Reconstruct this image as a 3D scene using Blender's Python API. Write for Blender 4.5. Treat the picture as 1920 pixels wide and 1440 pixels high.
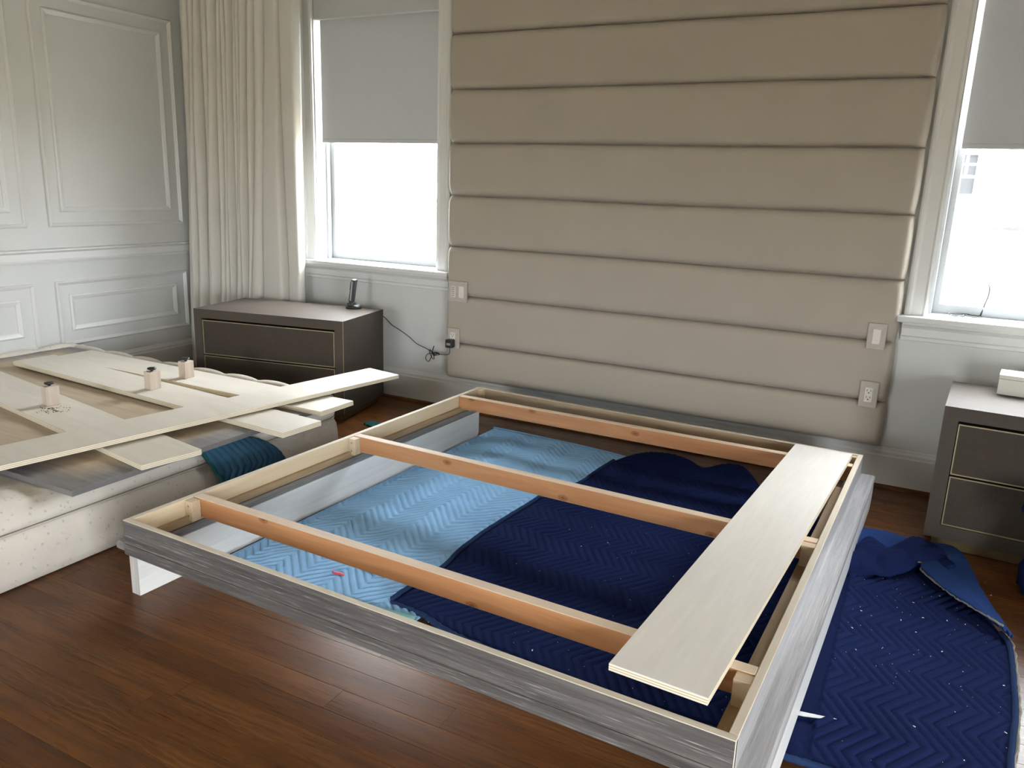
import bpy, bmesh, math, random
from mathutils import Vector, Matrix, noise
random.seed(7)
R = math.radians
scene = bpy.context.scene
for o in list(bpy.data.objects): bpy.data.objects.remove(o)
COL = scene.collection

# ------------------------------------------------------------------ camera
cam_d = bpy.data.cameras.new('camera'); cam = bpy.data.objects.new('camera', cam_d); COL.objects.link(cam)
CAM = Vector((2.37947, -3.84164, 1.28362))
cam_d.sensor_width = 36.0; cam_d.lens = 1489.5856 / 1920 * 36.0; cam_d.clip_start = 0.05; cam_d.clip_end = 200
cam.matrix_world = Matrix(((0.8848463, -0.14250256, 0.44355387, CAM.x), (0.46462055, 0.19987644, -0.86265703, CAM.y),
                           (0.03427486, 0.96940313, 0.24306955, CAM.z), (0, 0, 0, 1)))
scene.camera = cam

# ------------------------------------------------------------------ world (overcast daylight) and exposure
world = bpy.data.worlds.new('overcast'); scene.world = world; world.use_nodes = True
bg = world.node_tree.nodes['Background']
_n = world.node_tree.nodes; _l = world.node_tree.links     # standard overcast sky: zenith three times as bright as the horizon
_tc = _n.new('ShaderNodeTexCoord'); _sp = _n.new('ShaderNodeSeparateXYZ'); _l.new(_tc.outputs['Generated'], _sp.inputs[0])
_mx = _n.new('ShaderNodeMath'); _mx.operation = 'MAXIMUM'; _l.new(_sp.outputs['Z'], _mx.inputs[0]); _mx.inputs[1].default_value = 0.0
_ma = _n.new('ShaderNodeMath'); _ma.operation = 'MULTIPLY_ADD'; _l.new(_mx.outputs[0], _ma.inputs[0]); _ma.inputs[1].default_value = 2.0; _ma.inputs[2].default_value = 1.0
_ms = _n.new('ShaderNodeMath'); _ms.operation = 'MULTIPLY'; _l.new(_ma.outputs[0], _ms.inputs[0]); _ms.inputs[1].default_value = 6.5
bg.inputs[0].default_value = (0.93, 0.97, 1.0, 1); _l.new(_ms.outputs[0], bg.inputs[1])
scene.view_settings.view_transform = 'Standard'; scene.view_settings.look = 'None'
scene.view_settings.gamma = 1.0; scene.view_settings.use_curve_mapping = False
scene.view_settings.exposure = 1.80
scene.cycles.use_denoising = True
scene.cycles.max_bounces = 10; scene.cycles.diffuse_bounces = 6; scene.cycles.glossy_bounces = 4
scene.cycles.transparent_max_bounces = 12; scene.cycles.sample_clamp_indirect = 8

# room: the camera sees the back wall (y=0) and the left wall (x=XL); unseen windows behind the camera and at right are added for fill light
XL, XR, YF, ZC = -2.037, 4.3, -6.2, 2.75
WIN_BACK = [(-0.975, -0.10, 0.797, 2.36), (2.40, 3.275, 0.797, 2.36)]
FILL_WIN_FRONT = [(-0.3, 0.7, 0.12, 1.35)]
FILL_WIN_RIGHT = [(-5.7, -3.3, 0.12, 1.25)]
def portal(name, loc, rot, sx, sy):
    l = bpy.data.lights.new(name, 'AREA'); l.shape = 'RECTANGLE'; l.size = sx; l.size_y = sy; l.cycles.is_portal = True
    o = bpy.data.objects.new(name, l); COL.objects.link(o); o.location = loc; o.rotation_euler = rot
for x0, x1, z0, z1 in WIN_BACK: portal('daylight_portal', ((x0 + x1) / 2, 0.19, (z0 + z1) / 2), (R(-90), 0, 0), x1 - x0, z1 - z0)
for x0, x1, z0, z1 in FILL_WIN_FRONT: portal('daylight_portal', ((x0 + x1) / 2, YF - 0.16, (z0 + z1) / 2), (R(90), 0, 0), x1 - x0, z1 - z0)
for y0, y1, z0, z1 in FILL_WIN_RIGHT: portal('daylight_portal', (XR + 0.16, (y0 + y1) / 2, (z0 + z1) / 2), (R(90), 0, R(90)), y1 - y0, z1 - z0)

# ------------------------------------------------------------------ materials
class NT:
    def __init__(s, name):
        s.m = bpy.data.materials.new(name); s.m.use_nodes = True; s.t = s.m.node_tree; s.n = s.t.nodes
        s.b = s.n['Principled BSDF']; s.out = s.n['Material Output']
    def a(s, ty, **kw):
        n = s.n.new(ty)
        for k, v in kw.items(): setattr(n, k, v)
        return n
    def l(s, a, b): s.t.links.new(a, b)
    def coord(s, scale=(1, 1, 1), rand=False, kind='Object'):
        tc = s.a('ShaderNodeTexCoord'); mp = s.a('ShaderNodeMapping'); mp.inputs['Scale'].default_value = scale
        src = tc.outputs[kind]
        if rand:
            oi = s.a('ShaderNodeObjectInfo'); vm = s.a('ShaderNodeVectorMath', operation='SCALE'); vm.inputs[0].default_value = (31, 17, 7)
            s.l(oi.outputs['Random'], vm.inputs['Scale']); ad = s.a('ShaderNodeVectorMath', operation='ADD')
            s.l(src, ad.inputs[0]); s.l(vm.outputs[0], ad.inputs[1]); src = ad.outputs[0]
        s.l(src, mp.inputs['Vector']); return mp.outputs[0]
    def noise(s, vec, scale, detail=4, rough=0.55, dist=0):
        n = s.a('ShaderNodeTexNoise'); n.inputs['Scale'].default_value = scale; n.inputs['Detail'].default_value = detail
        n.inputs['Roughness'].default_value = rough; n.inputs['Distortion'].default_value = dist; s.l(vec, n.inputs['Vector']); return n.outputs['Fac']
    def ramp(s, fac, stops):
        r = s.a('ShaderNodeValToRGB'); e = r.color_ramp.elements
        while len(e) < len(stops): e.new(0.5)
        for el, (p, c) in zip(e, stops): el.position = p; el.color = (c[0], c[1], c[2], 1)
        s.l(fac, r.inputs[0]); return r.outputs[0]
    def mix(s, fac, a, b, mode='MIX'):
        m = s.a('ShaderNodeMix', data_type='RGBA', blend_type=mode)
        if isinstance(fac, (int, float)): m.inputs[0].default_value = fac
        else: s.l(fac, m.inputs[0])
        for i, v in ((6, a), (7, b)):
            if isinstance(v, (tuple, list)): m.inputs[i].default_value = (v[0], v[1], v[2], 1)
            else: s.l(v, m.inputs[i])
        return m.outputs[2]
    def math(s, op, a, b=0.0):
        m = s.a('ShaderNodeMath', operation=op)
        for i, v in ((0, a), (1, b)):
            if isinstance(v, (int, float)): m.inputs[i].default_value = v
            else: s.l(v, m.inputs[i])
        return m.outputs[0]
    def bump(s, h, strength=0.2, dist=0.01):
        b = s.a('ShaderNodeBump'); b.inputs['Strength'].default_value = strength; b.inputs['Distance'].default_value = dist
        s.l(h, b.inputs['Height']); s.l(b.outputs[0], s.b.inputs['Normal'])
    def fin(s, col, rough=0.6, spec=0.5, metal=0.0):
        if isinstance(col, (tuple, list)): s.b.inputs['Base Color'].default_value = (col[0], col[1], col[2], 1)
        else: s.l(col, s.b.inputs['Base Color'])
        if isinstance(rough, (int, float)): s.b.inputs['Roughness'].default_value = rough
        else: s.l(rough, s.b.inputs['Roughness'])
        s.b.inputs['Specular IOR Level'].default_value = spec; s.b.inputs['Metallic'].default_value = metal
        return s.m

def paint(name, c, rough=0.5, spec=0.4, var=0.03):
    t = NT(name); n = t.noise(t.coord((1, 1, 1)), 3.0, 3); n2 = t.noise(t.coord((1, 1, 1)), 160, 2)
    col = t.ramp(n, [(0.3, [v * (1 - var) for v in c]), (0.7, [min(1, v * (1 + var)) for v in c])])
    t.bump(n2, 0.05, 0.002); return t.fin(col, rough, spec)
def fabric(name, c, rough=0.9, var=0.06, weave=700, bump=0.15, sheen=0.0):
    t = NT(name); v = t.coord(); n = t.noise(v, 4, 4); w = t.noise(v, weave, 2)
    col = t.ramp(n, [(0.3, [x * (1 - var) for x in c]), (0.7, [x * (1 + var) for x in c])])
    col = t.mix(0.25, col, t.ramp(w, [(0.35, [x * 0.75 for x in c]), (0.65, [min(1, x * 1.2) for x in c])]))
    t.bump(w, bump, 0.002)
    if sheen: t.b.inputs['Sheen Weight'].default_value = sheen
    return t.fin(col, rough, 0.25)
def plain(name, c, rough=0.5, spec=0.5, metal=0.0):
    t = NT(name); n = t.noise(t.coord(), 60, 3)
    col = t.ramp(n, [(0.3, [x * 0.94 for x in c]), (0.7, [min(1, x * 1.05) for x in c])])
    return t.fin(col, rough, spec, metal)
def wood(name, dark, mid, light, axis=0, rough=0.6, spec=0.3, rand=False, knots=None, stretch=14, scale=3.0, contrast=1.0):
    t = NT(name); sc = [stretch] * 3; sc[axis] = 1.0
    v = t.coord(sc, rand); big = t.noise(v, scale, 5, 0.6, 0.6)
    sc2 = [stretch * 6] * 3; sc2[axis] = 2.0
    fine = t.noise(t.coord(sc2, rand), scale, 3, 0.6)
    w = 0.22 / contrast
    col = t.ramp(big, [(0.5 - w, dark), (0.5, mid), (0.5 + w, light)])
    col = t.mix(t.math('MULTIPLY', fine, 0.45), col, [x * 0.75 for x in dark])
    if knots:
        vo = t.a('ShaderNodeTexVoronoi', feature='F1', voronoi_dimensions='2D'); cv = t.coord((3.6, 1.0, 6.5), rand)
        cv.node.inputs['Rotation'].default_value = (R(90), 0, 0); vo.inputs['Scale'].default_value = 1.0; t.l(cv, vo.inputs['Vector'])
        k = t.ramp(vo.outputs['Distance'], [(0.022, (0.95, 0.95, 0.95)), (0.04, (0.45, 0.45, 0.45)), (0.055, (0.7, 0.7, 0.7)), (0.085, (0, 0, 0))])
        col = t.mix(k, col, knots)
    t.bump(fine, 0.08, 0.002)
    return t.fin(col, rough, spec)

M = {}
M['wall'] = paint('wall_paint', (0.62, 0.635, 0.625), 0.55)
M['trim'] = paint('trim_paint', (0.68, 0.695, 0.685), 0.38, 0.5, 0.015)
M['ceil'] = paint('ceiling_paint', (0.62, 0.60, 0.55), 0.7)
M['sash'] = paint('sash_white_darkened', (0.40, 0.415, 0.42), 0.45, 0.3, 0.01)  # white paint with its colour darkened to hold down the window glare
def m_floor():
    t = NT('oak_floor'); v = t.coord((1.2, 16, 16), True); big = t.noise(v, 2.2, 5, 0.62, 0.8)
    fine = t.noise(t.coord((3, 110, 110), True), 2.5, 3, 0.6)
    oi = t.a('ShaderNodeObjectInfo')
    base = t.ramp(oi.outputs['Random'], [(0.0, (0.142, 0.048, 0.009)), (0.5, (0.176, 0.064, 0.0135)), (1.0, (0.212, 0.083, 0.020))])
    col = t.mix(t.ramp(big, [(0.36, (0.75, 0.75, 0.75)), (0.66, (0, 0, 0))]), base, (0.052, 0.022, 0.010))
    # cathedral rings and ray fleck of quarter-sawn oak
    wv = t.a('ShaderNodeTexWave', wave_type='BANDS', bands_direction='Y'); wv.inputs['Scale'].default_value = 7
    wv.inputs['Distortion'].default_value = 9; wv.inputs['Detail'].default_value = 2.5; wv.inputs['Detail Scale'].default_value = 0.9; wv.inputs['Detail Roughness'].default_value = 0.65
    t.l(t.coord((1.0, 2.8, 2.8), True), wv.inputs['Vector'])
    msk = t.ramp(t.noise(t.coord((0.9, 3.0, 3.0), True), 1.6, 2), [(0.52, (0, 0, 0)), (0.66, (1, 1, 1))])
    fl = t.math('MULTIPLY', t.ramp(wv.outputs['Fac'], [(0.60, (0, 0, 0)), (0.90, (1, 1, 1))]), msk)
    col = t.mix(t.math('MULTIPLY', fl, 0.46), col, (0.27, 0.13, 0.045))
    col = t.mix(t.math('MULTIPLY', fine, 0.4), col, (0.035, 0.015, 0.007))
    t.bump(t.math('ADD', t.math('MULTIPLY', big, 0.6), fine), 0.10, 0.002)
    r = t.a('ShaderNodeMapRange'); r.inputs['To Min'].default_value = 0.22; r.inputs['To Max'].default_value = 0.36; t.l(fine, r.inputs['Value'])
    return t.fin(col, r.outputs[0], 0.24)
M['floor'] = m_floor()
M['headboard'] = fabric('channel_fabric', (0.415, 0.375, 0.315), 0.55, 0.03, 900, 0.08, 0.15)
M['curtain'] = fabric('curtain_linen', (0.66, 0.645, 0.60), 0.95, 0.03, 500, 0.12)
def m_shade():
    t = NT('roller_shade_cloth'); v = t.coord(); w = t.noise(v, 900, 2)
    col = t.ramp(w, [(0.35, (0.46, 0.47, 0.475)), (0.65, (0.525, 0.535, 0.54))])
    d = t.a('ShaderNodeBsdfDiffuse'); tr = t.a('ShaderNodeBsdfTranslucent'); t.l(col, d.inputs[0]); tr.inputs[0].default_value = (0.5, 0.52, 0.53, 1)
    mx = t.a('ShaderNodeMixShader'); mx.inputs[0].default_value = 0.10; t.l(d.outputs[0], mx.inputs[1]); t.l(tr.outputs[0], mx.inputs[2])
    t.l(mx.outputs[0], t.out.inputs['Surface']); return t.m
M['shade'] = m_shade()
def m_glass(name, tint=(1, 1, 1)):
    t = NT(name); tr = t.a('ShaderNodeBsdfTransparent'); tr.inputs[0].default_value = (*tint, 1); g = t.a('ShaderNodeBsdfGlossy'); g.inputs['Roughness'].default_value = 0.03
    n = t.noise(t.coord(), 2.0, 2); mr = t.a('ShaderNodeMapRange'); mr.inputs['To Min'].default_value = 0.03; mr.inputs['To Max'].default_value = 0.05; t.l(n, mr.inputs['Value'])
    mx = t.a('ShaderNodeMixShader'); t.l(mr.outputs[0], mx.inputs[0]); t.l(tr.outputs[0], mx.inputs[1]); t.l(g.outputs[0], mx.inputs[2])
    t.l(mx.outputs[0], t.out.inputs['Surface']); return t.m
M['glass'] = m_glass('window_glass'); M['lens'] = m_glass('lens_glass', (0.82, 0.84, 0.84))
M['pine'] = wood('pine', (0.66, 0.51, 0.32), (0.76, 0.62, 0.42), (0.83, 0.70, 0.50), 1, 0.6, 0.3, False, None, 10, 2.5, 0.8)
M['pine_x'] = wood('pine_cross', (0.54, 0.42, 0.28), (0.66, 0.54, 0.37), (0.74, 0.63, 0.46), 0, 0.6, 0.3, False, None, 10, 2.5, 0.8)
M['fir'] = wood('fir_joist', (0.44, 0.20, 0.085), (0.56, 0.275, 0.125), (0.66, 0.36, 0.18), 0, 0.55, 0.35, True, (0.22, 0.085, 0.032), 12, 2.2, 0.9)
M['fir_top'] = wood('fir_edge', (0.66, 0.50, 0.36), (0.78, 0.63, 0.48), (0.84, 0.71, 0.56), 0, 0.6, 0.3, True, None, 12, 2.2, 0.7)
M['edge_y'] = wood('pale_edge', (0.60, 0.53, 0.42), (0.68, 0.61, 0.50), (0.75, 0.69, 0.58), 1, 0.6, 0.3, False, None, 12, 2.2, 0.7)
M['edge_x'] = wood('pale_edge_cross', (0.60, 0.53, 0.42), (0.68, 0.61, 0.50), (0.75, 0.69, 0.58), 0, 0.6, 0.3, False, None, 12, 2.2, 0.7)
M['batten_x'] = wood('brown_head_rail', (0.34, 0.25, 0.16), (0.44, 0.33, 0.21), (0.52, 0.41, 0.28), 0, 0.6)
M['batten'] = wood('brown_batten', (0.34, 0.24, 0.14), (0.44, 0.32, 0.19), (0.52, 0.40, 0.25), 1, 0.6)
M['ply'] = wood('birch_ply', (0.78, 0.75, 0.695), (0.835, 0.81, 0.76), (0.88, 0.86, 0.815), 1, 0.5, 0.4, True, None, 5, 2.2, 0.7)
M['ply_x'] = wood('birch_ply_cross', (0.64, 0.60, 0.52), (0.71, 0.67, 0.59), (0.77, 0.735, 0.66), 0, 0.5, 0.4, True, None, 5, 2.2, 0.7)
M['post'] = wood('ash_post', (0.54, 0.45, 0.37), (0.63, 0.54, 0.455), (0.71, 0.62, 0.53), 2, 0.6)
def m_plyedge():
    t = NT('ply_edge'); tc = t.coord((1, 1, 300)); w = t.a('ShaderNodeTexWave', bands_direction='Z'); w.inputs['Scale'].default_value = 0.17; w.inputs['Distortion'].default_value = 0.0
    t.l(tc, w.inputs['Vector']); col = t.ramp(w.outputs['Fac'], [(0.2, (0.50, 0.41, 0.28)), (0.4, (0.74, 0.68, 0.53)), (1.0, (0.82, 0.77, 0.64))]); return t.fin(col, 0.7, 0.3)
M['plyedge'] = m_plyedge()
def m_greyoak(name, axis, dark, mid, light, fleck=0.5):
    t = NT(name); sc = [26] * 3; sc[axis] = 1.0; v = t.coord(sc)
    big = t.noise(v, 2.5, 5, 0.65, 0.5); sf = [150] * 3; sf[axis] = 4.0; f = t.noise(t.coord(sf), 2.2, 3, 0.6)
    col = t.ramp(big, [(0.30, dark), (0.5, mid), (0.72, light)])
    col = t.mix(t.math('MULTIPLY', t.ramp(f, [(0.60, (0, 0, 0)), (0.74, (1, 1, 1))]), fleck), col, (0.62, 0.60, 0.57))
    t.bump(f, 0.25, 0.003); return t.fin(col, 0.36, 0.5)
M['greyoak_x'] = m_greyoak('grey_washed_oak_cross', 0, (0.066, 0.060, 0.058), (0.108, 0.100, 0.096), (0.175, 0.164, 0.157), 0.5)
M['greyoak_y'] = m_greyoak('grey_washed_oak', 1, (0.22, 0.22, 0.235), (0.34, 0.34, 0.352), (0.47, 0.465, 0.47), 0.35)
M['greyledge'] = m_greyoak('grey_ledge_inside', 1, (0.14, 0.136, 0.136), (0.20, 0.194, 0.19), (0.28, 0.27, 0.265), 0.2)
M['whitewash'] = m_greyoak('whitewashed_oak', 1, (0.72, 0.73, 0.72), (0.78, 0.79, 0.78), (0.84, 0.85, 0.84), 0.10)
M['endgrain'] = m_greyoak('whitewashed_end', 2, (0.36, 0.35, 0.33), (0.48, 0.46, 0.44), (0.60, 0.58, 0.55), 0.2)
def m_nightstand(name, c):
    t = NT(name); a = t.noise(t.coord((40, 40, 3)), 8, 3); b = t.noise(t.coord((3, 40, 40)), 8, 3)
    h = t.math('MULTIPLY', t.math('ADD', a, b), 0.5)
    col = t.ramp(h, [(0.3, [x * 0.82 for x in c]), (0.7, [x * 1.15 for x in c])]); t.bump(h, 0.06, 0.001); return t.fin(col, 0.6, 0.14)
M['stand'] = m_nightstand('grey_lacquered_linen', (0.078, 0.066, 0.055))
M['drawer'] = m_nightstand('grey_drawer_front', (0.060, 0.049, 0.039))
M['brass'] = plain('aged_brass', (0.36, 0.30, 0.18), 0.45, 0.5, 0.6)
M['plinth'] = plain('brass_plinth', (0.17, 0.13, 0.06), 0.42, 0.5, 0.6)
M['black'] = plain('black_plastic', (0.018, 0.020, 0.022), 0.35)
M['cord'] = plain('black_cord', (0.016, 0.016, 0.016), 0.5)
M['silver'] = plain('grey_plastic', (0.30, 0.32, 0.33), 0.35)
M['plate'] = plain('stone_plate', (0.47, 0.43, 0.385), 0.45)
M['switch'] = plain('white_switch', (0.72, 0.70, 0.66), 0.35)
M['dark'] = plain('dark_slot', (0.02, 0.018, 0.016), 0.6)
M['boxwhite'] = paint('box_card', (0.72, 0.735, 0.66), 0.6)
M['steel'] = plain('screw_steel', (0.35, 0.33, 0.30), 0.4, 0.5, 0.8)
def m_mattress():
    t = NT('mattress_ticking'); v = t.coord(); c0 = (0.66, 0.62, 0.555)
    vo = t.a('ShaderNodeTexVoronoi', feature='F1'); vo.inputs['Scale'].default_value = 42; t.l(t.coord((1.0, 1.0, 1.0)), vo.inputs['Vector'])
    nz = t.noise(t.coord((60, 110, 60)), 2.0, 1)
    dots = t.math('MULTIPLY', t.ramp(vo.outputs['Distance'], [(0.16, (1, 1, 1)), (0.24, (0, 0, 0))]), t.ramp(nz, [(0.44, (0, 0, 0)), (0.52, (1, 1, 1))]))
    col = t.mix(t.math('MULTIPLY', dots, 0.6), c0, (0.36, 0.355, 0.345))
    t.bump(t.noise(v, 9, 3), 0.35, 0.02); return t.fin(col, 0.85, 0.25)
M['mattress'] = m_mattress()
M['piping'] = fabric('mattress_piping', (0.50, 0.46, 0.40))
def m_panel():
    # raw brown centre and a grey painted border with a soft, brushed edge
    t = NT('stained_panel'); tc = t.a('ShaderNodeTexCoord'); sp = t.a('ShaderNodeSeparateXYZ'); t.l(tc.outputs['Object'], sp.inputs[0])
    nz = t.noise(t.coord((2, 2, 2)), 2.5, 4)
    ex = t.math('SUBTRACT', 1.03, t.math('ABSOLUTE', sp.outputs['X'])); ey = t.math('SUBTRACT', 0.68, t.math('ABSOLUTE', sp.outputs['Y']))
    e = t.math('ADD', t.math('MINIMUM', ex, ey), t.math('MULTIPLY', t.math('SUBTRACT', nz, 0.5), 0.12))
    g = t.noise(t.coord((1, 14, 14)), 3, 4)
    wd = t.ramp(g, [(0.25, (0.40, 0.315, 0.22)), (0.75, (0.52, 0.425, 0.31))]); gr = t.ramp(g, [(0.3, (0.15, 0.145, 0.15)), (0.7, (0.24, 0.235, 0.24))])
    col = t.mix(t.ramp(e, [(0.05, (0, 0, 0)), (0.16, (1, 1, 1))]), gr, wd); return t.fin(col, 0.55, 0.4)
M['panel'] = m_panel()
M['paneledge'] = plain('grey_panel_edge', (0.17, 0.165, 0.165), 0.5)
def m_quilt(name, c, lint=0.0, var=0.10):
    t = NT(name); v = t.coord(); n = t.noise(v, 7, 4); w = t.noise(v, 500, 2)
    col = t.ramp(n, [(0.3, [x * (1 - var) for x in c]), (0.7, [x * (1 + var) for x in c])])
    col = t.mix(0.2, col, t.ramp(w, [(0.35, [x * 0.7 for x in c]), (0.65, [min(1, x * 1.3) for x in c])]))
    t.bump(w, 0.2, 0.002)
    return t.fin(col, 0.95, 0.04)
M['lightblue'] = m_quilt('light_blue_quilt', (0.30, 0.555, 0.90)); M['navy'] = m_quilt('navy_quilt', (0.0105, 0.019, 0.078))
M['blueunder'] = m_quilt('blue_underside', (0.024, 0.056, 0.19)); M['teal'] = m_quilt('teal_quilt', (0.040, 0.105, 0.175))
M['navybind'] = m_quilt('navy_binding', (0.022, 0.042, 0.11)); M['greenbind'] = m_quilt('green_binding', (0.020, 0.085, 0.085)); M['mintbind'] = m_quilt('mint_binding', (0.20, 0.40, 0.38))
M['fray'] = plain('frayed_fill', (0.26, 0.24, 0.20), 0.95)
M['lint'] = plain('white_lint', (0.75, 0.75, 0.76), 0.9)
M['paper'] = plain('white_paper', (0.80, 0.82, 0.83), 0.6)
M['red'] = plain('red_plastic', (0.72, 0.06, 0.12), 0.5)
M['sawdust'] = plain('sawdust_bits', (0.12, 0.09, 0.06), 0.9)
def m_brick():
    t = NT('grey_brick'); b = t.a('ShaderNodeTexBrick'); b.inputs['Scale'].default_value = 1.0
    b.inputs['Color1'].default_value = (0.052, 0.053, 0.056, 1); b.inputs['Color2'].default_value = (0.062, 0.063, 0.066, 1); b.inputs['Mortar'].default_value = (0.16, 0.16, 0.16, 1)
    b.inputs['Brick Width'].default_value = 0.20; b.inputs['Row Height'].default_value = 0.036; b.inputs['Mortar Size'].default_value = 0.006
    t.l(t.coord(), b.inputs['Vector']); rot = t.n['Mapping']; rot.inputs['Rotation'].default_value = (R(90), 0, 0); return t.fin(b.outputs[0], 0.9, 0.2)
M['brick'] = m_brick()
M['siding'] = paint('white_siding', (0.80, 0.80, 0.80), 0.7)
M['darkpane'] = plain('grey_pane', (0.028, 0.030, 0.033), 0.6, 0.1)
M['ground'] = paint('lawn_and_paving', (0.15, 0.125, 0.075), 0.9)

# ------------------------------------------------------------------ mesh helpers
def tag(o, label=None, cat=None, group=None, kind=None):
    if label: o['label'] = label
    if cat: o['category'] = cat
    if group: o['group'] = group
    if kind: o['kind'] = kind
    return o
def empty(name, loc=(0, 0, 0), rz=0.0):
    o = bpy.data.objects.new(name, None); COL.objects.link(o); o.location = loc; o.rotation_euler = (0, 0, rz); o.empty_display_size = 0.05; return o
def obj(name, bm, mat, parent=None, smooth=False, loc=None, rot=None):
    me = bpy.data.meshes.new(name)
    if isinstance(bm, bmesh.types.BMesh):
        bmesh.ops.recalc_face_normals(bm, faces=bm.faces); bm.to_mesh(me); bm.free()
    else: me.from_pydata(bm[0], [], bm[1]); me.update()
    mats = mat if isinstance(mat, (list, tuple)) else [mat]
    for m in mats: me.materials.append(M[m])
    if smooth:
        for p in me.polygons: p.use_smooth = True
    o = bpy.data.objects.new(name, me); COL.objects.link(o)
    if parent: o.parent = parent
    if loc: o.location = loc
    if rot: o.rotation_euler = rot
    return o
def inst(name, me, parent=None, loc=(0, 0, 0), rot=(0, 0, 0)):
    o = bpy.data.objects.new(name, me); COL.objects.link(o); o.location = loc; o.rotation_euler = rot
    if parent: o.parent = parent
    return o
def abox(bm, x0, x1, y0, y1, z0, z1, bev=0.0, mat=0, seg=1, rz=0.0, c=None):
    r = bmesh.ops.create_cube(bm, size=1.0); vs = r['verts']
    cx, cy, cz = (x0 + x1) / 2, (y0 + y1) / 2, (z0 + z1) / 2
    for v in vs: v.co = Vector((cx + v.co.x * (x1 - x0), cy + v.co.y * (y1 - y0), cz + v.co.z * (z1 - z0)))
    fs = list({f for v in vs for f in v.link_faces})
    if bev:
        es = list({e for v in vs for e in v.link_edges})
        rr = bmesh.ops.bevel(bm, geom=es, offset=bev, segments=seg, affect='EDGES', profile=0.5, clamp_overlap=True)
        fs = [f for f in fs if f.is_valid] + rr['faces']
    for f in fs: f.material_index = mat
    if rz:
        vv = list({v for f in fs for v in f.verts}); bmesh.ops.rotate(bm, verts=vv, cent=c or (cx, cy, cz), matrix=Matrix.Rotation(rz, 3, 'Z'))
    return fs
def box(*a, **k):
    bm = bmesh.new(); abox(bm, *a, **k); return bm
def edgebox(x0, x1, y0, y1, z0, z1, bev, top_mat=0, edge_mat=1, up=('z',)):
    # a board whose faces along the given axes carry material 0 and whose edges carry material 1
    bm = box(x0, x1, y0, y1, z0, z1, bev); bm.normal_update(); bmesh.ops.recalc_face_normals(bm, faces=bm.faces)
    for f in bm.faces:
        n = f.normal; ax = max(range(3), key=lambda i: abs(n[i])); f.material_index = top_mat if 'xyz'[ax] in up else edge_mat
    return bm
def ring(profile, a0, a1, b0, b1, fn):
    # rectangular moulding frame: profile = [(inset, height)], fn maps (a, b, h) to a point
    bm = bmesh.new(); loops = []
    for ins, h in profile:
        loops.append([bm.verts.new(fn(a, b, h)) for a, b in ((a0 + ins, b0 + ins), (a1 - ins, b0 + ins), (a1 - ins, b1 - ins), (a0 + ins, b1 - ins))])
    n = len(loops)
    for i in range(n):
        A, B = loops[i], loops[(i + 1) % n]
        for k in range(4): bm.faces.new((A[k], A[(k + 1) % 4], B[(k + 1) % 4], B[k]))
    return bm
def prism(profile, a0, a1, fn):
    # straight moulding: closed profile [(p, q)] swept from a0 to a1
    bm = bmesh.new(); L = [[bm.verts.new(fn(a, p, q)) for p, q in profile] for a in (a0, a1)]; n = len(profile)
    for k in range(n): bm.faces.new((L[0][k], L[0][(k + 1) % n], L[1][(k + 1) % n], L[1][k]))
    bm.faces.new(L[0]); bm.faces.new(L[1]); return bm
def catmull(pts, per=8, closed=False):
    P = [Vector(p) for p in pts]; out = []; n = len(P); rng = n if closed else n - 1
    for i in range(rng):
        p0 = P[i - 1] if (closed or i > 0) else P[0]; p1 = P[i]; p2 = P[(i + 1) % n]; p3 = P[(i + 2) % n] if (closed or i + 2 < n) else P[n - 1]
        for k in range(per):
            t = k / per; out.append(0.5 * ((2 * p1) + (-p0 + p2) * t + (2 * p0 - 5 * p1 + 4 * p2 - p3) * t * t + (-p0 + 3 * p1 - 3 * p2 + p3) * t ** 3))
    if not closed: out.append(P[-1])
    return out
def tube(bm, pts, r, n=8, closed=False, mat=0):
    rings = []; m = len(pts); up = Vector((0.13, 0.31, 0.94)).normalized()
    for i, p in enumerate(pts):
        a = pts[i - 1] if (i > 0 or closed) else p; b = pts[(i + 1) % m] if (i < m - 1 or closed) else p
        t = (b - a).normalized(); u = up - t * up.dot(t); u = u.normalized() if u.length > 1e-4 else t.orthogonal().normalized(); w = t.cross(u); up = u
        rr = r(i / max(1, m - 1)) if callable(r) else r
        rings.append([bm.verts.new(p + rr * (math.cos(2 * math.pi * k / n) * u + math.sin(2 * math.pi * k / n) * w)) for k in range(n)])
    for i in range(m if closed else m - 1):
        A, B = rings[i], rings[(i + 1) % m]
        for k in range(n): f = bm.faces.new((A[k], A[(k + 1) % n], B[(k + 1) % n], B[k])); f.material_index = mat
    if not closed: bm.faces.new(rings[0]); bm.faces.new(rings[-1])
def lathe(bm, prof, c=(0, 0, 0), n=20, mat=0):
    rings = [[bm.verts.new((c[0] + r * math.cos(2 * math.pi * k / n), c[1] + r * math.sin(2 * math.pi * k / n), c[2] + z)) for k in range(n)] for r, z in prof]
    for A, B in zip(rings, rings[1:]):
        for k in range(n): f = bm.faces.new((A[k], A[(k + 1) % n], B[(k + 1) % n], B[k])); f.material_index = mat
    for rg in (rings[0], rings[-1]): f = bm.faces.new(rg); f.material_index = mat
def poly_at(pts, t):
    P = [Vector(p) if len(p) == 3 else Vector((p[0], p[1], 0)) for p in pts]; L = [0]
    for a, b in zip(P, P[1:]): L.append(L[-1] + (b - a).length)
    s = t * L[-1]
    for i in range(len(P) - 1):
        if s <= L[i + 1] or i == len(P) - 2: return P[i].lerp(P[i + 1], (s - L[i]) / max(1e-9, L[i + 1] - L[i]))
def smooth_poly(pts): return [tuple(p) for p in catmull([tuple(p) + (0,) * (3 - len(p)) for p in pts], 10)]
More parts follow.
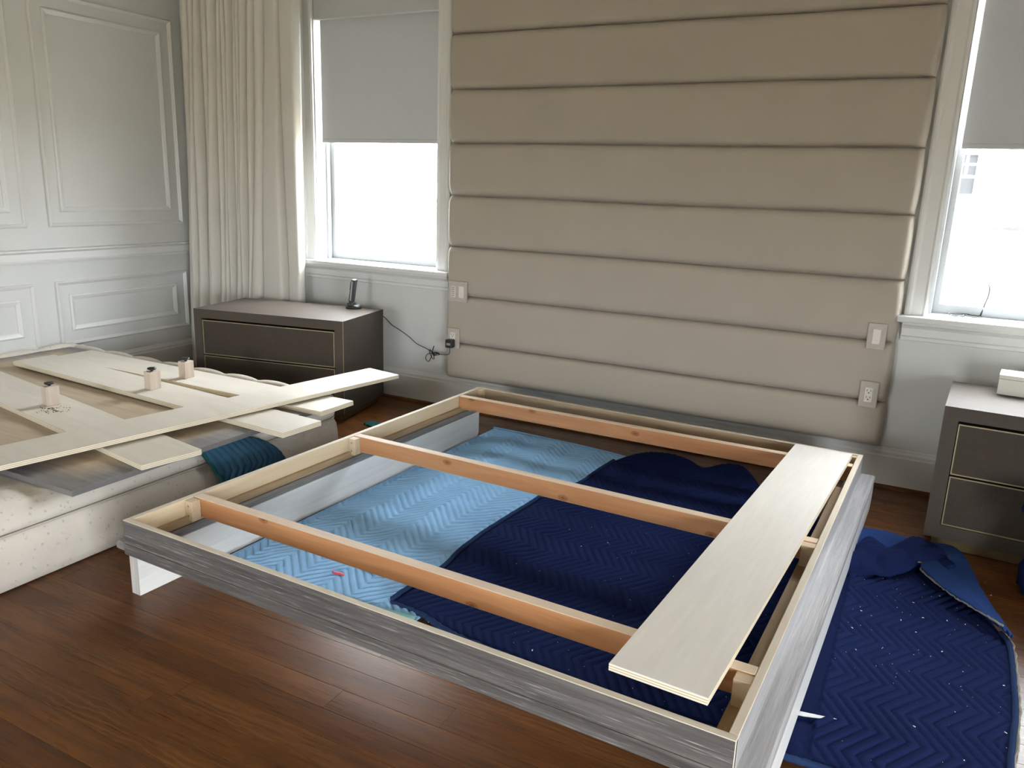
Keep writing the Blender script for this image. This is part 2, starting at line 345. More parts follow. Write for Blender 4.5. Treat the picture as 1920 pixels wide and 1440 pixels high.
def coons(bot, top, lef, rig, nu, nv, fz=None):
    B = [poly_at(bot, i / nu) for i in range(nu + 1)]; T = [poly_at(top, i / nu) for i in range(nu + 1)]
    Lf = [poly_at(lef, j / nv) for j in range(nv + 1)]; Rg = [poly_at(rig, j / nv) for j in range(nv + 1)]
    vs = []
    for j in range(nv + 1):
        v = j / nv
        for i in range(nu + 1):
            u = i / nu
            p = B[i] * (1 - v) + T[i] * v + Lf[j] * (1 - u) + Rg[j] * u - (B[0] * (1 - u) * (1 - v) + B[-1] * u * (1 - v) + T[0] * (1 - u) * v + T[-1] * u * v)
            if fz: p = fz(p, u, v)
            vs.append(p)
    fs = [(j * (nu + 1) + i, j * (nu + 1) + i + 1, (j + 1) * (nu + 1) + i + 1, (j + 1) * (nu + 1) + i) for j in range(nv) for i in range(nu)]
    return vs, fs
def skirt(vs, fs, nu, nv, z):
    # close the border of a floor sheet down to height z
    bd = [i for i in range(nu + 1)] + [(j + 1) * (nu + 1) - 1 for j in range(1, nv + 1)] + [nv * (nu + 1) + i for i in range(nu - 1, -1, -1)] + [j * (nu + 1) for j in range(nv - 1, 0, -1)]
    k0 = len(vs)
    for i in bd: p = vs[i]; vs.append(Vector((p.x, p.y, z)))
    n = len(bd)
    for k in range(n): fs.append((bd[k], k0 + k, k0 + (k + 1) % n, bd[(k + 1) % n]))
def chevron(x, y, P=0.21, pitch=0.034, slope=1.0, A=0.006, ex=0.55):
    tri = abs((x / P) % 1.0 - 0.5) * 2
    return A * abs(math.sin(math.pi * (y + slope * P * 0.5 * tri) / pitch)) ** ex

# ------------------------------------------------------------------ THE SETTING
# floor: base slab and single oak boards
fl = tag(obj('floor', box(XL - 0.1, XR + 0.1, YF - 0.1, 0.1, -0.06, -0.004), 'floor'), 'dark stained oak strip floor', None, None, 'structure')
BW = 0.083; lens = [0.85, 1.15, 1.45, 1.8, 2.1]; bmesh_cache = {}
for Lh in lens: 
    bm = box(-Lh / 2 + 0.0003, Lh / 2 - 0.0003, -BW / 2 + 0.0003, BW / 2 - 0.0003, -0.0035, 0.0, 0.0005)
    me = bpy.data.meshes.new('floorboard'); bm.to_mesh(me); bm.free(); me.materials.append(M['floor']); bmesh_cache[Lh] = me
nrow = 0; y = -0.02 - BW / 2
while y > -3.35:
    x = XL + random.uniform(-1.5, 0) * 0 - random.uniform(0, 0.06); first = True
    while x < 3.35:
        Lh = random.choice(lens)
        if first: Lh = random.choice(lens)
        inst('floorboard', bmesh_cache[Lh], fl, (x + Lh / 2, y, 0.0), (random.uniform(-0.0035, 0.0035), 0, 0)); x += Lh; first = False
    y -= BW; nrow += 1

def wall_with_openings(name, horiz, a0, a1, z0, z1, ops, fixed0, fixed1, axis):
    bm = bmesh.new(); xs = sorted(ops, key=lambda o: o[0]); cur = a0
    def add(p0, p1, q0, q1):
        if p1 - p0 < 1e-4 or q1 - q0 < 1e-4: return
        if axis == 'x': abox(bm, p0, p1, fixed0, fixed1, q0, q1)
        else: abox(bm, fixed0, fixed1, p0, p1, q0, q1)
    for o in xs:
        add(cur, o[0], z0, z1); add(o[0], o[1], z0, o[2]); add(o[0], o[1], o[3], z1); cur = o[1]
    add(cur, a1, z0, z1); bmesh.ops.remove_doubles(bm, verts=bm.verts, dist=1e-5)
    return tag(obj(name, bm, 'wall'), None, None, None, 'structure')
wb = wall_with_openings('wall_back', True, XL - 0.18, XR + 0.18, 0, ZC, WIN_BACK, 0.0, 0.18, 'x'); wb['label'] = 'pale grey painted wall behind the padded panel'
wf = wall_with_openings('wall_front', True, XL - 0.18, XR + 0.18, 0, ZC, FILL_WIN_FRONT, YF - 0.15, YF, 'x'); wf['label'] = 'wall behind the camera with an added fill window'
wr = wall_with_openings('wall_right', True, YF, 0.0, 0, ZC, FILL_WIN_RIGHT, XR, XR + 0.15, 'y'); wr['label'] = 'right side wall outside the frame'
wl = tag(obj('wall_left', box(XL - 0.15, XL, YF, 0.0, 0, ZC), 'wall'), 'pale grey panelled wall on the left', None, None, 'structure')
tag(obj('ceiling', box(XL - 0.18, XR + 0.18, YF - 0.15, 0.18, ZC, ZC + 0.12), 'ceil'), 'plain pale ceiling', None, None, 'structure')

# left wall panelling (each moulding a part of the wall)
lw = lambda a, b, h: (XL + h, a, b)
bead = [(0, 0), (0.002, 0.010), (0.008, 0.015), (0.014, 0.010), (0.020, 0.006), (0.024, 0.0)]
bead2 = [(0, 0), (0.003, 0.008), (0.010, 0.012), (0.020, 0.008), (0.030, 0.003), (0.032, 0.0)]
for y0, y1 in ((-1.018, -0.104), (-2.06, -1.143), (-3.10, -2.185)):
    for z0, z1 in ((0.962, 2.205), (0.278, 0.655)):
        obj('panel_moulding', ring(bead, y0, y1, z0, z1, lw), 'trim', wl)
        obj('panel_moulding', ring(bead2, y0 + 0.075, y1 - 0.083, z0 + 0.082, z1 - 0.08, lw), 'trim', wl)
cr = [(0.0, 0.766), (0.012, 0.766), (0.015, 0.776), (0.007, 0.784), (0.007, 0.820), (0.015, 0.826), (0.026, 0.832), (0.026, 0.841), (0.0, 0.846)]
tag(obj('trim_1', prism(cr, YF + 0.01, -0.001, lambda a, p, q: (XL + p, a, q)), 'trim'), 'chair rail moulding along the left wall', None, None, 'structure')
bb = [(0.0, 0.002), (0.020, 0.002), (0.020, 0.150), (0.015, 0.156), (0.015, 0.168), (0.009, 0.176), (0.006, 0.186), (0.0, 0.187)]
tag(obj('baseboard_left', prism(bb, YF + 0.01, -0.021, lambda a, p, q: (XL + p, a, q)), 'trim'), 'tall white baseboard under the panelled wall', None, None, 'structure')
tag(obj('baseboard_back', prism(bb, XL + 0.001, XR - 0.001, lambda a, p, q: (a, -p, q)), 'trim'), 'tall white baseboard below the padded panel', None, None, 'structure')
sm = [(0.020, 0.002), (0.034, 0.002), (0.030, 0.012), (0.020, 0.018)]
tag(obj('trim_2', prism(sm, XL + 0.04, XR - 0.001, lambda a, p, q: (a, -p, q)), 'floor'), 'dark wood shoe moulding along the back baseboard', None, None, 'structure')

# windows of the back wall
def back_window(name, x0, x1, z0, z1, label, storm):
    w = tag(empty(name, ((x0 + x1) / 2, 0, z0)), label, None, None, 'structure'); ox, oz = (x0 + x1) / 2, z0
    def P(n, bm, mat, parent=w): 
        o = obj(n, bm, mat, parent); o.location = (-ox, 0, -oz) if parent is w else (0, 0, 0); return o
    cw = 0.088
    prof = [(0, 0), (0.0, 0.016), (0.012, 0.020), (0.020, 0.014), (0.060, 0.018), (0.070, 0.028), (cw - 0.008, 0.028), (cw, 0.022), (cw, 0)]
    for s, xe in ((-1, x0), (1, x1)):
        P('casing', prism([(p, q) for p, q in prof], z0, z1 + cw, lambda a, p, q, s=s, xe=xe: (xe + s * p, -q, a)), 'trim')
    P('head_casing', prism(prof, x0, x1, lambda a, p, q: (a, -q, z1 + p)), 'trim')
    P('stool', box(x0 - 0.112, x1 + 0.105, -0.072, 0.0, z0 - 0.028, z0, 0.006, seg=2), 'trim')
    P('sill', box(x0 + 0.0005, x1 - 0.0005, -0.001, 0.20, z0 - 0.02, z0 + 0.0015), 'sash')
    ap = [(0, 0), (0.034, 0), (0.034, -0.012), (0.024, -0.020), (0.018, -0.030), (0.018, -0.062), (0.012, -0.068), (0.012, -0.082), (0.0, -0.086)]
    P('apron', prism([(p, q + z0 - 0.028) for p, q in ap], x0 - 0.088, x1 + 0.088, lambda a, p, q: (a, -p, q)), 'trim')
    for xe, s in ((x0, 1), (x1, -1)): P('jamb', box(min(xe, xe + s * 0.004), max(xe, xe + s * 0.004), 0.001, 0.185, z0 + 0.001, z1 - 0.001), 'sash')
    for xe, s in ((x0, 1), (x1, -1)):
        P('parting_stop', box(min(xe, xe + s * 0.014), max(xe, xe + s * 0.016), 0.085, 0.115, z0, z1, 0.003), 'sash')
    zm = z0 + (z1 - z0) * 0.47
    for nm, zz0, zz1, y0 in (('lower_sash', z0 + 0.0018, zm + 0.02, 0.12), ('upper_sash', zm - 0.015, z1, 0.152)):
        s = P(nm, ring([(0, 0), (0, 0.030), (0.040, 0.030), (0.046, 0.022), (0.046, 0.0)], x0 + 0.001, x1 - 0.001, zz0, zz1, lambda a, b, h, y0=y0: (a, y0 + 0.030 - h, b)), 'sash')
        P('pane', box(x0 + 0.04, x1 - 0.04, y0 + 0.013, y0 + 0.017, zz0 + 0.04, zz1 - 0.04), 'glass', s)
    if storm: P('storm_rail', box(x0, x1, 0.186, 0.20, 1.166, 1.182, 0.002), 'sash')
    return w
back_window('window_1', *WIN_BACK[0], 'white sash window left of the padded panel', False)
back_window('window_2', *WIN_BACK[1], 'white sash window right of the padded panel', True)
def fill_window(name, a0, a1, z0, z1, axis, label):  # unseen windows, placed and sized for the fill light they let in
    fn = (lambda a, b, h: (a, YF - 0.02 - h, b)) if axis == 'x' else (lambda a, b, h: (XR + 0.02 + h, a, b))
    w = tag(obj(name, ring([(0, 0), (0, 0.09), (0.06, 0.09), (0.06, 0.0)], a0, a1, z0, z1, fn), 'sash'), label, None, None, 'structure')
    if axis == 'x': obj('pane', box(a0 + 0.05, a1 - 0.05, YF - 0.07, YF - 0.066, z0 + 0.05, z1 - 0.05), 'glass', w)
    else: obj('pane', box(XR + 0.066, XR + 0.07, a0 + 0.05, a1 - 0.05, z0 + 0.05, z1 - 0.05), 'glass', w)
for i, o in enumerate(FILL_WIN_FRONT): fill_window('window_%d' % (3 + i), *o, 'x', 'unseen window behind the camera, added and sized for fill light')
for i, o in enumerate(FILL_WIN_RIGHT): fill_window('window_%d' % (4 + i), *o, 'y', 'unseen low window in the right side wall, sized for fill light')

# outside: the neighbour's house seen through the right window
nh = tag(empty('neighbour_house', (3.4, 7.3, 0)), 'white neighbouring house with a brick corner, seen through the right window', 'house')
def H(n, bm, mat, parent=nh):
    o = obj(n, bm, mat, parent); o.location = (-3.4, -7.3, 0) if parent is nh else (0, 0, 0); return o
H('siding_wall', box(2.35, 6.5, 7.05, 7.4, -3.4, 4.6), 'siding')
H('brick_corner', box(2.99, 3.16, 7.0, 7.05, 1.28, 4.6, 0.004), 'brick')
wn = H('window', ring([(0, 0), (0, 0.05), (0.03, 0.05), (0.03, 0)], 2.46, 2.73, 1.33, 1.85, lambda a, b, h: (a, 7.05 - h, b)), 'sash')
for (a0, a1, b0, b1) in ((2.49, 2.585, 1.71, 1.80), (2.615, 2.70, 1.71, 1.80), (2.49, 2.585, 1.575, 1.68), (2.615, 2.70, 1.575, 1.68), (2.49, 2.70, 1.36, 1.54)):
    H('pane', box(a0, a1, 7.035, 7.045, b0, b1), 'darkpane', wn)
tag(obj('ground', box(-60, 60, -60, 60, -3.6, -3.4), 'ground'), 'open ground around the house, one storey below', None, None, 'structure')

# roller shades
def shade(x0, x1, zb, zt, ztop, label, y=0.03):
    r = tag(empty('roller_shade', ((x0 + x1) / 2, y, zt)), label, 'roller shade', 'grey roller shades'); L = (-(x0 + x1) / 2, -y, -zt)
    o = obj('shade_cloth', box(x0, x1, y - 0.0006, y + 0.0006, zb + 0.02, zt), 'shade', r); o.location = L
    o = obj('hem_bar', box(x0, x1, y - 0.004, y + 0.004, zb, zb + 0.022, 0.003), 'shade', r); o.location = L
    o = obj('valance', box(x0 - 0.026, x1 + 0.016, 0.004, 0.075, zt - 0.004, ztop, 0.004), 'shade', r); o.location = L
shade(-0.945, -0.118, 1.490, 2.172, 2.355, 'half-lowered grey roller shade in the left window beside the curtain')
shade(2.428, 3.26, 1.490, 2.172, 2.355, 'half-lowered grey roller shade in the right window at the frame edge')

# ------------------------------------------------------------------ PADDED WALL PANEL
W = 2.3011; z0h, hh = 0.4024, 0.272
hb = tag(empty('padded_wall_panel', (W / 2, -0.001, 0.199)), 'wall-height beige upholstered panel of wide horizontal channels between the windows', 'headboard')
zs = [0.199] + [z0h + hh * k for k in range(9)]; zs = [z for z in zs if z < 2.70] + [2.735]
def channel(zb, zt, seed):
    nx, nz = 96, 22; vs = []; fs = []; h = zt - zb
    for j in range(nz + 1):
        s = j / nz; a = s * math.pi
        # squash sampling towards seams
        sz = 0.5 - 0.5 * math.cos(a); q = abs(2 * sz - 1)
        for i in range(nx + 1):
            t = i / nx; tx = 0.5 - 0.5 * math.cos(t * math.pi); x = tx * W
            e = min(x, W - x); ex = 1 - max(0, 1 - e / 0.035) ** 2.4
            d = 0.034 + 0.042 * max(0.0, 1 - q ** 9.0) ** 0.5
            n = noise.noise(Vector((x * 2.2 + seed * 7, sz * 1.6, seed))) * 0.0035 + noise.noise(Vector((x * 9 + seed, sz * 3, 3.3))) * 0.0012
            pk = (1 - abs(2 * sz - 1)); dd = (d + n * pk) * (0.30 + 0.70 * math.sqrt(max(0, ex)))
            zw = noise.noise(Vector((x * 1.3, (zb if sz < 0.5 else zt) * 5.0, 1.7))) * 0.0035 * (2 * abs(sz - 0.5))
            inx = (0.006 + noise.noise(Vector((seed * 3.1, sz * 2, 9.0))) * 0.004) * (q ** 3) * (1 if x < W / 2 else -1) * max(0, 1 - e / 0.05)
            vs.append((x - W / 2 + inx, 0.0 - dd, zb + 0.0015 + sz * (h - 0.003) + zw - 0.199))
    for j in range(nz):
        for i in range(nx): a = j * (nx + 1) + i; fs.append((a, a + 1, a + nx + 2, a + nx + 1))
    # close to the wall
    k0 = len(vs); ringi = list(range(nx + 1)) + [(j + 1) * (nx + 1) - 1 for j in range(1, nz + 1)] + [nz * (nx + 1) + i for i in range(nx - 1, -1, -1)] + [j * (nx + 1) for j in range(nz - 1, 0, -1)]
    for i in ringi: p = vs[i]; vs.append((p[0], 0.0, p[2]))
    n = len(ringi)
    for k in range(n): fs.append((ringi[k], k0 + k, k0 + (k + 1) % n, ringi[(k + 1) % n]))
    return vs, fs
for k in range(len(zs) - 1): obj('channel', channel(zs[k], zs[k + 1], k), 'headboard', hb, True)
obj('backing', box(-W / 2 + 0.01, W / 2 - 0.01, -0.03, 0.0, 0.004, 2.53), 'headboard', hb)

# wall plates on the padded panel
def plate_thing(name, x0, x1, zb, zt, label, cat):
    r = tag(empty(name, ((x0 + x1) / 2, -0.076, zb)), label, cat, 'wall plates on the padded panel'); w = (x1 - x0) / 2
    obj('cover_plate', box(-w, w, -0.012, 0.0, 0, zt - zb, 0.003, seg=2), 'plate', r); return r, w, zt - zb
def receptacle(r, cx, zc):
    f = obj('receptacle', box(cx - 0.0165, cx + 0.0165, -0.0145, -0.010, zc - 0.033, zc + 0.033, 0.001), 'switch', r)
    for dz in (0.016, -0.014):
        obj('slot', box(cx - 0.0085, cx - 0.0062, -0.0152, -0.0135, zc + dz, zc + dz + 0.009), 'dark', f)
        obj('slot', box(cx + 0.0062, cx + 0.0085, -0.0152, -0.0135, zc + dz, zc + dz + 0.008), 'dark', f)
        bm = bmesh.new(); lathe(bm, [(0.0028, 0), (0.0028, 0.002)], n=10); bmesh.ops.rotate(bm, verts=bm.verts, cent=(0, 0, 0), matrix=Matrix.Rotation(R(90), 3, 'X'))
        bmesh.ops.translate(bm, verts=bm.verts, vec=(cx, -0.0135, zc + dz - 0.006)); obj('ground_slot', bm, 'dark', f)
r, w, h = plate_thing('light_switch', 0.030, 0.150, 0.642, 0.756, 'double wall plate with dimmer keys and a rocker, upper left of the padded panel', 'switch')
k = obj('dimmer_keypad', box(-0.042, -0.012, -0.0150, -0.010, 0.026, 0.088, 0.001), 'switch', r)
for i in range(5): obj('key', box(-0.038, -0.016, -0.0175, -0.0145, 0.031 + i * 0.0112, 0.0385 + i * 0.0112, 0.001), 'plate', k)
obj('rocker', box(0.008, 0.041, -0.0165, -0.010, 0.024, 0.090, 0.002), 'switch', r)
r, w, h = plate_thing('power_outlet', 0.029, 0.105, 0.377, 0.492, 'outlet plate with a black adapter plugged in, lower left of the padded panel', 'outlet')
receptacle(r, -0.004, 0.060)
r, w, h = plate_thing('light_switch', 2.183, 2.258, 0.641, 0.756, 'single rocker light switch on the right edge of the padded panel', 'switch')
obj('rocker', box(-0.0165, 0.0165, -0.0165, -0.010, 0.024, 0.090, 0.002), 'switch', r)
r, w, h = plate_thing('power_outlet', 2.185, 2.260, 0.379, 0.497, 'empty two-socket outlet near the lower right of the padded panel', 'outlet')
receptacle(r, 0.0, 0.058)

# ------------------------------------------------------------------ CURTAIN
def curtain():
    nx, nz = 760, 44; zt, zb = 2.72, 0.015; vs = []; fs = []
    # fold ridges: (position at top, position at bottom) in 0..1; narrow pleats left, broad flat panel right
    folds = [(0.0, 0.0), (0.085, 0.055), (0.155, 0.12), (0.20, 0.19), (0.27, 0.225), (0.325, 0.30), (0.375, 0.345), (0.42, 0.385), (0.455, 0.425), (0.505, 0.455), (0.545, 0.49), (0.60, 0.515), (0.66, 0.55), (0.74, 0.655), (0.855, 0.90), (1.0, 1.0)]
    depth = [0.05, 0.055, 0.07, 0.05, 0.06, 0.05, 0.04, 0.045, 0.04, 0.045, 0.04, 0.045, 0.04, 0.035, 0.045]
    for j in range(nz + 1):
        s = j / nz; z = zt + (zb - zt) * s
        xl = -1.905 - 0.09 * s ** 1.3; xr = -0.985 - 0.03 * s
        pos = [a + (b - a) * s ** 1.1 for a, b in folds]
        for i in range(nx + 1):
            t = i / nx; k = 0
            while k < len(pos) - 2 and t > pos[k + 1]: k += 1
            f = (t - pos[k]) / (pos[k + 1] - pos[k]); f = min(1, max(0, f))
            # each pleat: a flat-fronted fold with a narrow, deep tuck on either side
            wf = (pos[k + 1] - pos[k]) * 0.92; gw = (0.0085 if k % 3 == 1 else 0.0055) / wf; g = min(f, 1 - f) / gw
            d = depth[k] * (1.7 if k % 3 == 1 else 1.2) * (1 - math.exp(-g * 1.3)) + 0.022 * math.sin(math.pi * f) * ((0.5 + wf * 5) if k < 13 else 0.15) + (0.02 * f if k >= 13 else 0) + 0.012 * (f - 0.5) * (1 if k % 2 else -0.4)
            d *= 0.85 + 0.2 * s + 0.08 * math.sin(3 * s * math.pi + k * 2.1)
            x = xl + (xr - xl) * t
            y = -0.070 - d + 0.010 * math.sin(k * 1.7 + s * 2.0) * min(1, g)
            vs.append((x, y, z))
    for j in range(nz):
        for i in range(nx): a = j * (nx + 1) + i; fs.append((a, a + 1, a + nx + 2, a + nx + 1))
    o = obj('curtain', (vs, fs), 'curtain', None, True)
    m = o.modifiers.new('thickness', 'SOLIDIFY'); m.thickness = 0.003; return o
tag(curtain(), 'cream pleated floor-length curtain hanging in the corner beside the left window', 'curtain')

# ------------------------------------------------------------------ NIGHTSTANDS
def nightstand(loc, rz, label, wd=0.9295, dp=0.48, ht=0.5551):
    r = tag(empty('nightstand', (loc[0], loc[1], 0), rz), label, 'nightstand', 'grey two-drawer nightstands'); zb = 0.045
    bm = bmesh.new(); T = 0.05
    abox(bm, 0, wd, 0, dp, ht - T, ht); abox(bm, 0, wd, 0, dp, zb, 0.098); abox(bm, 0, T, 0, dp, 0.098, ht - T); abox(bm, wd - T, wd, 0, dp, 0.098, ht - T)
    abox(bm, T, wd - T, dp - 0.02, dp, 0.098, ht - T)
    bmesh.ops.remove_doubles(bm, verts=bm.verts, dist=1e-5); obj('body', bm, 'stand', r)
    for nm, za, zc in (('drawer', 0.3005, 0.4985), ('drawer', 0.1005, 0.2965)):
        d = obj(nm, box(T + 0.003, wd - T - 0.003, 0.004, dp - 0.03, za, zc - 0.004, 0.001), 'drawer', r)
        obj('brass_edge', ring([(0, 0), (0, 0.004), (0.0045, 0.004), (0.0045, 0)], T + 0.003, wd - T - 0.003, za, zc - 0.004, lambda a, b, h: (a, 0.0045 - h, b)), 'brass', d)
        obj('finger_pull', box(0.33, 0.585, -0.004, 0.012, zc - 0.0045, zc - 0.0005, 0.001), 'black', d)
    obj('corner_trim', box(wd - 0.0015, wd + 0.0008, -0.0008, 0.002, zb, ht - 0.001), 'brass', r)
    obj('plinth', box(0.028, wd - 0.028, 0.024, dp - 0.02, 0.002, zb, 0.001), 'plinth', r)
    return r
nsL = nightstand((-1.2217, -0.7585), R(10.805), 'grey two-drawer nightstand in front of the cream curtain, with a phone on top')
nsR = nightstand((2.5041, -0.616), R(-3.694), 'grey two-drawer nightstand with brass edging at the right frame edge')
ZN = 0.5551
# cordless phone and cradle
cr_ = tag(empty('phone_cradle', (-0.548, -0.195, ZN), R(18)), 'black charging cradle on the corner of the left nightstand', 'phone cradle')
bm = bmesh.new(); lathe(bm, [(0.044, 0.0), (0.047, 0.004), (0.046, 0.012), (0.038, 0.020), (0.020, 0.023)], n=28); bmesh.ops.scale(bm, vec=(1.0, 0.82, 1), verts=bm.verts); obj('base', bm, 'black', cr_, True)
obj('socket', box(-0.030, 0.004, -0.030, 0.030, 0.016, 0.034, 0.005, seg=2), 'black', cr_)
obj('shine_strip', box(0.010, 0.034, -0.018, 0.018, 0.0205, 0.0225, 0.0008), 'silver', cr_)
ph = tag(empty('cordless_phone', (-0.560, -0.199, ZN + 0.036), R(18)), 'slim black cordless phone standing upright in its cradle', 'phone'); ph.rotation_euler = (0, R(7), R(18))
bm = box(-0.012, 0.012, -0.024, 0.024, 0.0, 0.135, 0.006, seg=2)
for v in bm.verts:
    if v.co.z > 0.10: v.co.x += (v.co.z - 0.10) * 0.12
obj('handset', bm, 'black', ph)
bm = box(-0.0135, -0.0115, -0.019, 0.019, 0.070, 0.118, 0.001); obj('screen', bm, 'silver', ph)
for i in range(4):
    for j in range(3): obj('key', box(-0.0140, -0.0118, -0.017 + j * 0.0125, -0.008 + j * 0.0125, 0.014 + i * 0.013, 0.022 + i * 0.013, 0.0007), 'silver', ph)
obj('side_groove', box(-0.004, 0.004, -0.0245, -0.0235, 0.012, 0.125), 'silver', ph)
# adapter with its cord
pa = tag(empty('power_adapter', (0.0605, -0.089, 0.4045)), 'small black plug-in adapter in the left outlet with a thin tied-up cord', 'adapter')
obj('adapter_body', box(-0.022, 0.022, -0.040, 0.0, -0.020, 0.028, 0.006, seg=2), 'black', pa)
o = obj('rating_mark', box(-0.012, 0.012, -0.0408, -0.0395, -0.004, 0.008), 'silver', pa)
bm = bmesh.new(); off = Vector((0.0605, -0.089, 0.4045))
cp = [(0.0605, -0.112, 0.386), (0.058, -0.112, 0.352), (0.030, -0.090, 0.336), (-0.030, -0.060, 0.325), (-0.085, -0.050, 0.326), (-0.150, -0.042, 0.345), (-0.21, -0.040, 0.362), (-0.262, -0.040, 0.395), (-0.33, -0.042, 0.43), (-0.385, -0.045, 0.455), (-0.43, -0.055, 0.497), (-0.47, -0.075, 0.515), (-0.52, -0.09, 0.53)]
tube(bm, [Vector(p) - off for p in catmull(cp, 8)], 0.0022, 6); obj('cord', bm, 'cord', pa, True)
bm = bmesh.new()
for q, (ax, az, bx, bz_) in enumerate(((0.030, 0.010, 0.028, -0.012), (0.026, 0.016, 0.020, -0.022), (0.034, 0.006, 0.034, -0.006), (0.022, 0.018, 0.036, -0.018), (0.018, 0.050, -0.030, -0.045))):
    pts = [Vector((-0.085 + bx * (0.5 + 0.5 * math.cos(t)) + 0.008 * math.sin(t) * az * 20, -0.050 - 0.006 * q * math.sin(t), 0.326 + bz_ * (0.5 - 0.5 * math.cos(t)) * 0.5 + az * math.sin(t) * 0.6)) for t in [2 * math.pi * k / 24 for k in range(24)]]
    tube(bm, [p - off for p in pts], 0.0022, 6, True)
pts = catmull([(-0.092, -0.05, 0.325), (-0.128, -0.052, 0.312), (-0.142, -0.05, 0.285), (-0.122, -0.05, 0.270), (-0.105, -0.05, 0.295), (-0.098, -0.05, 0.322)], 8)
tube(bm, [Vector(p) - off for p in pts], 0.0022, 6); obj('cable_bundle', bm, 'cord', pa, True)
bm = bmesh.new(); tube(bm, [Vector(p) - off for p in catmull([(-0.094, -0.055, 0.318), (-0.088, -0.06, 0.34), (-0.080, -0.058, 0.368)], 6)], 0.003, 6); obj('twist_tie', bm, 'cord', pa, True)
# white box on the right nightstand
wbx = tag(empty('white_box', (2.683, -0.288, ZN), R(-6)), 'small off-white cardboard box on the right nightstand', 'box')
obj('box_body', box(0.0, 0.26, 0.0, 0.125, 0.001, 0.062, 0.001), 'boxwhite', wbx); obj('lid', box(-0.001, 0.261, -0.001, 0.126, 0.063, 0.079, 0.0015), 'boxwhite', wbx)
# eyeglasses on the right sill
eg = tag(empty('eyeglasses', (2.548, 0.088, 0.7975), R(20)), 'dark wire eyeglasses lying lens-down on the right window sill', 'eyeglasses')
for sx in (-1, 1):
    bm = bmesh.new(); pts = [Vector((sx * 0.034 + 0.028 * math.copysign(abs(math.cos(t)) ** 0.8, math.cos(t)), 0.019 * math.copysign(abs(math.sin(t)) ** 0.8, math.sin(t)), 0.0035 + 0.004 * (1 - math.cos(t * 1)) * 0.2)) for t in [2 * math.pi * k / 28 for k in range(28)]]
    tube(bm, pts, 0.0022, 6, True); rim = obj('rim', bm, 'black', eg, True)
    bm = bmesh.new(); f = bm.faces.new([bm.verts.new(p) for p in pts]); obj('lens', bm, 'lens', rim)
bm = bmesh.new(); tube(bm, catmull([(-0.008, 0.004, 0.004), (0, 0.008, 0.008), (0.008, 0.004, 0.004)], 6), 0.0022, 6); obj('bridge', bm, 'black', eg, True)
bm = bmesh.new(); tube(bm, catmull([(0.062, 0.008, 0.004), (0.066, 0.010, 0.012), (0.074, 0.012, 0.05), (0.084, 0.012, 0.095), (0.082, 0.010, 0.128), (0.074, 0.008, 0.142)], 8), lambda t: 0.0036 - 0.0010 * t, 6); obj('temple', bm, 'black', eg, True)
bm = bmesh.new(); tube(bm, catmull([(-0.062, 0.008, 0.004), (-0.060, 0.016, 0.010), (-0.01, 0.024, 0.010), (0.05, 0.026, 0.008)], 8), 0.0013, 6); obj('temple', bm, 'black', eg, True)
# dark bundle at the right frame edge
bm = bmesh.new(); prof = [(0.10, 0.0), (0.125, 0.02), (0.13, 0.08), (0.10, 0.16), (0.085, 0.205), (0.115, 0.245), (0.150, 0.285), (0.140, 0.325), (0.085, 0.352), (0.02, 0.360)]
lathe(bm, prof, n=40)
for v in bm.verts:
    a = math.atan2(v.co.y, v.co.x); k = 1 + 0.05 * math.sin(9 * a + v.co.z * 20); v.co.x *= k; v.co.y *= k
o = obj('cloth_bundle', bm, 'navy', None, True, (2.925, -0.845, 0.001)); tag(o, 'dark navy cloth bundle cut off by the right frame edge', 'bundle')

# ------------------------------------------------------------------ BED FRAME (local u to the right, v to the head, head end at v=0)
BX, BY, BA, BWD, BL, BZ = 0.3802, -0.3305, R(-1.9536), 1.8711, 2.0556, 0.2513
bed = tag(empty('bed_frame', (BX, BY, 0), BA), 'low grey-washed wooden bed frame without its slats, standing in the middle of the room', 'bed frame')
ZL0, ZL1 = 0.138, 0.170   # ledge tier
T = 0.020
def rail(nm, x0, x1, y0, y1, z0, z1, out_axis, out_sign, mats, label=None):
    # mats: outer face, top/edge, inner face
    bm = box(x0, x1, y0, y1, z0, z1, 0.0015); bmesh.ops.recalc_face_normals(bm, faces=bm.faces)
    for f in bm.faces:
        n = f.normal; d = n[out_axis] * out_sign
        f.material_index = 0 if d > 0.8 else (2 if d < -0.8 else 1)
        if abs(n[2]) < 0.5 and abs(d) < 0.5: f.material_index = 0
    o = obj(nm, bm, mats, bed)
    if label: o['label'] = label
    return o
rail('side_rail', 0, T, -BL + T, 0, ZL1 - 0.002, BZ, 0, -1, ['greyoak_y', 'edge_y', 'pine'])
rail('side_rail', BWD - T, BWD, -BL + T, 0, ZL1 - 0.002, BZ, 0, 1, ['greyoak_y', 'edge_y', 'pine'])
rail('foot_rail', 0, BWD, -BL, -BL + T, ZL1 + 0.004, BZ, 1, -1, ['greyoak_x', 'edge_x', 'pine_x'])
rail('head_rail', T, BWD - T, -T, 0, ZL0, BZ, 1, 1, ['greyoak_x', 'edge_x', 'batten_x'])
obj('foot_rail_base', box(0, BWD, -BL - 0.004, -BL + T + 0.006, ZL0, ZL1 + 0.003, 0.003), 'greyoak_x', bed)
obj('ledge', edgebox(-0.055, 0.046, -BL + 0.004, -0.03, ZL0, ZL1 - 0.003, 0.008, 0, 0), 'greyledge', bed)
obj('ledge', edgebox(BWD - 0.05, BWD + 0.056, -BL + 0.004, 0.02, ZL0, ZL1 - 0.003, 0.006, 0, 0), 'greyoak_y', bed)
obj('batten', box(T, T + 0.014, -BL + T + 0.005, -0.03, ZL1 - 0.002, ZL1 + 0.024, 0.001), 'batten', bed)
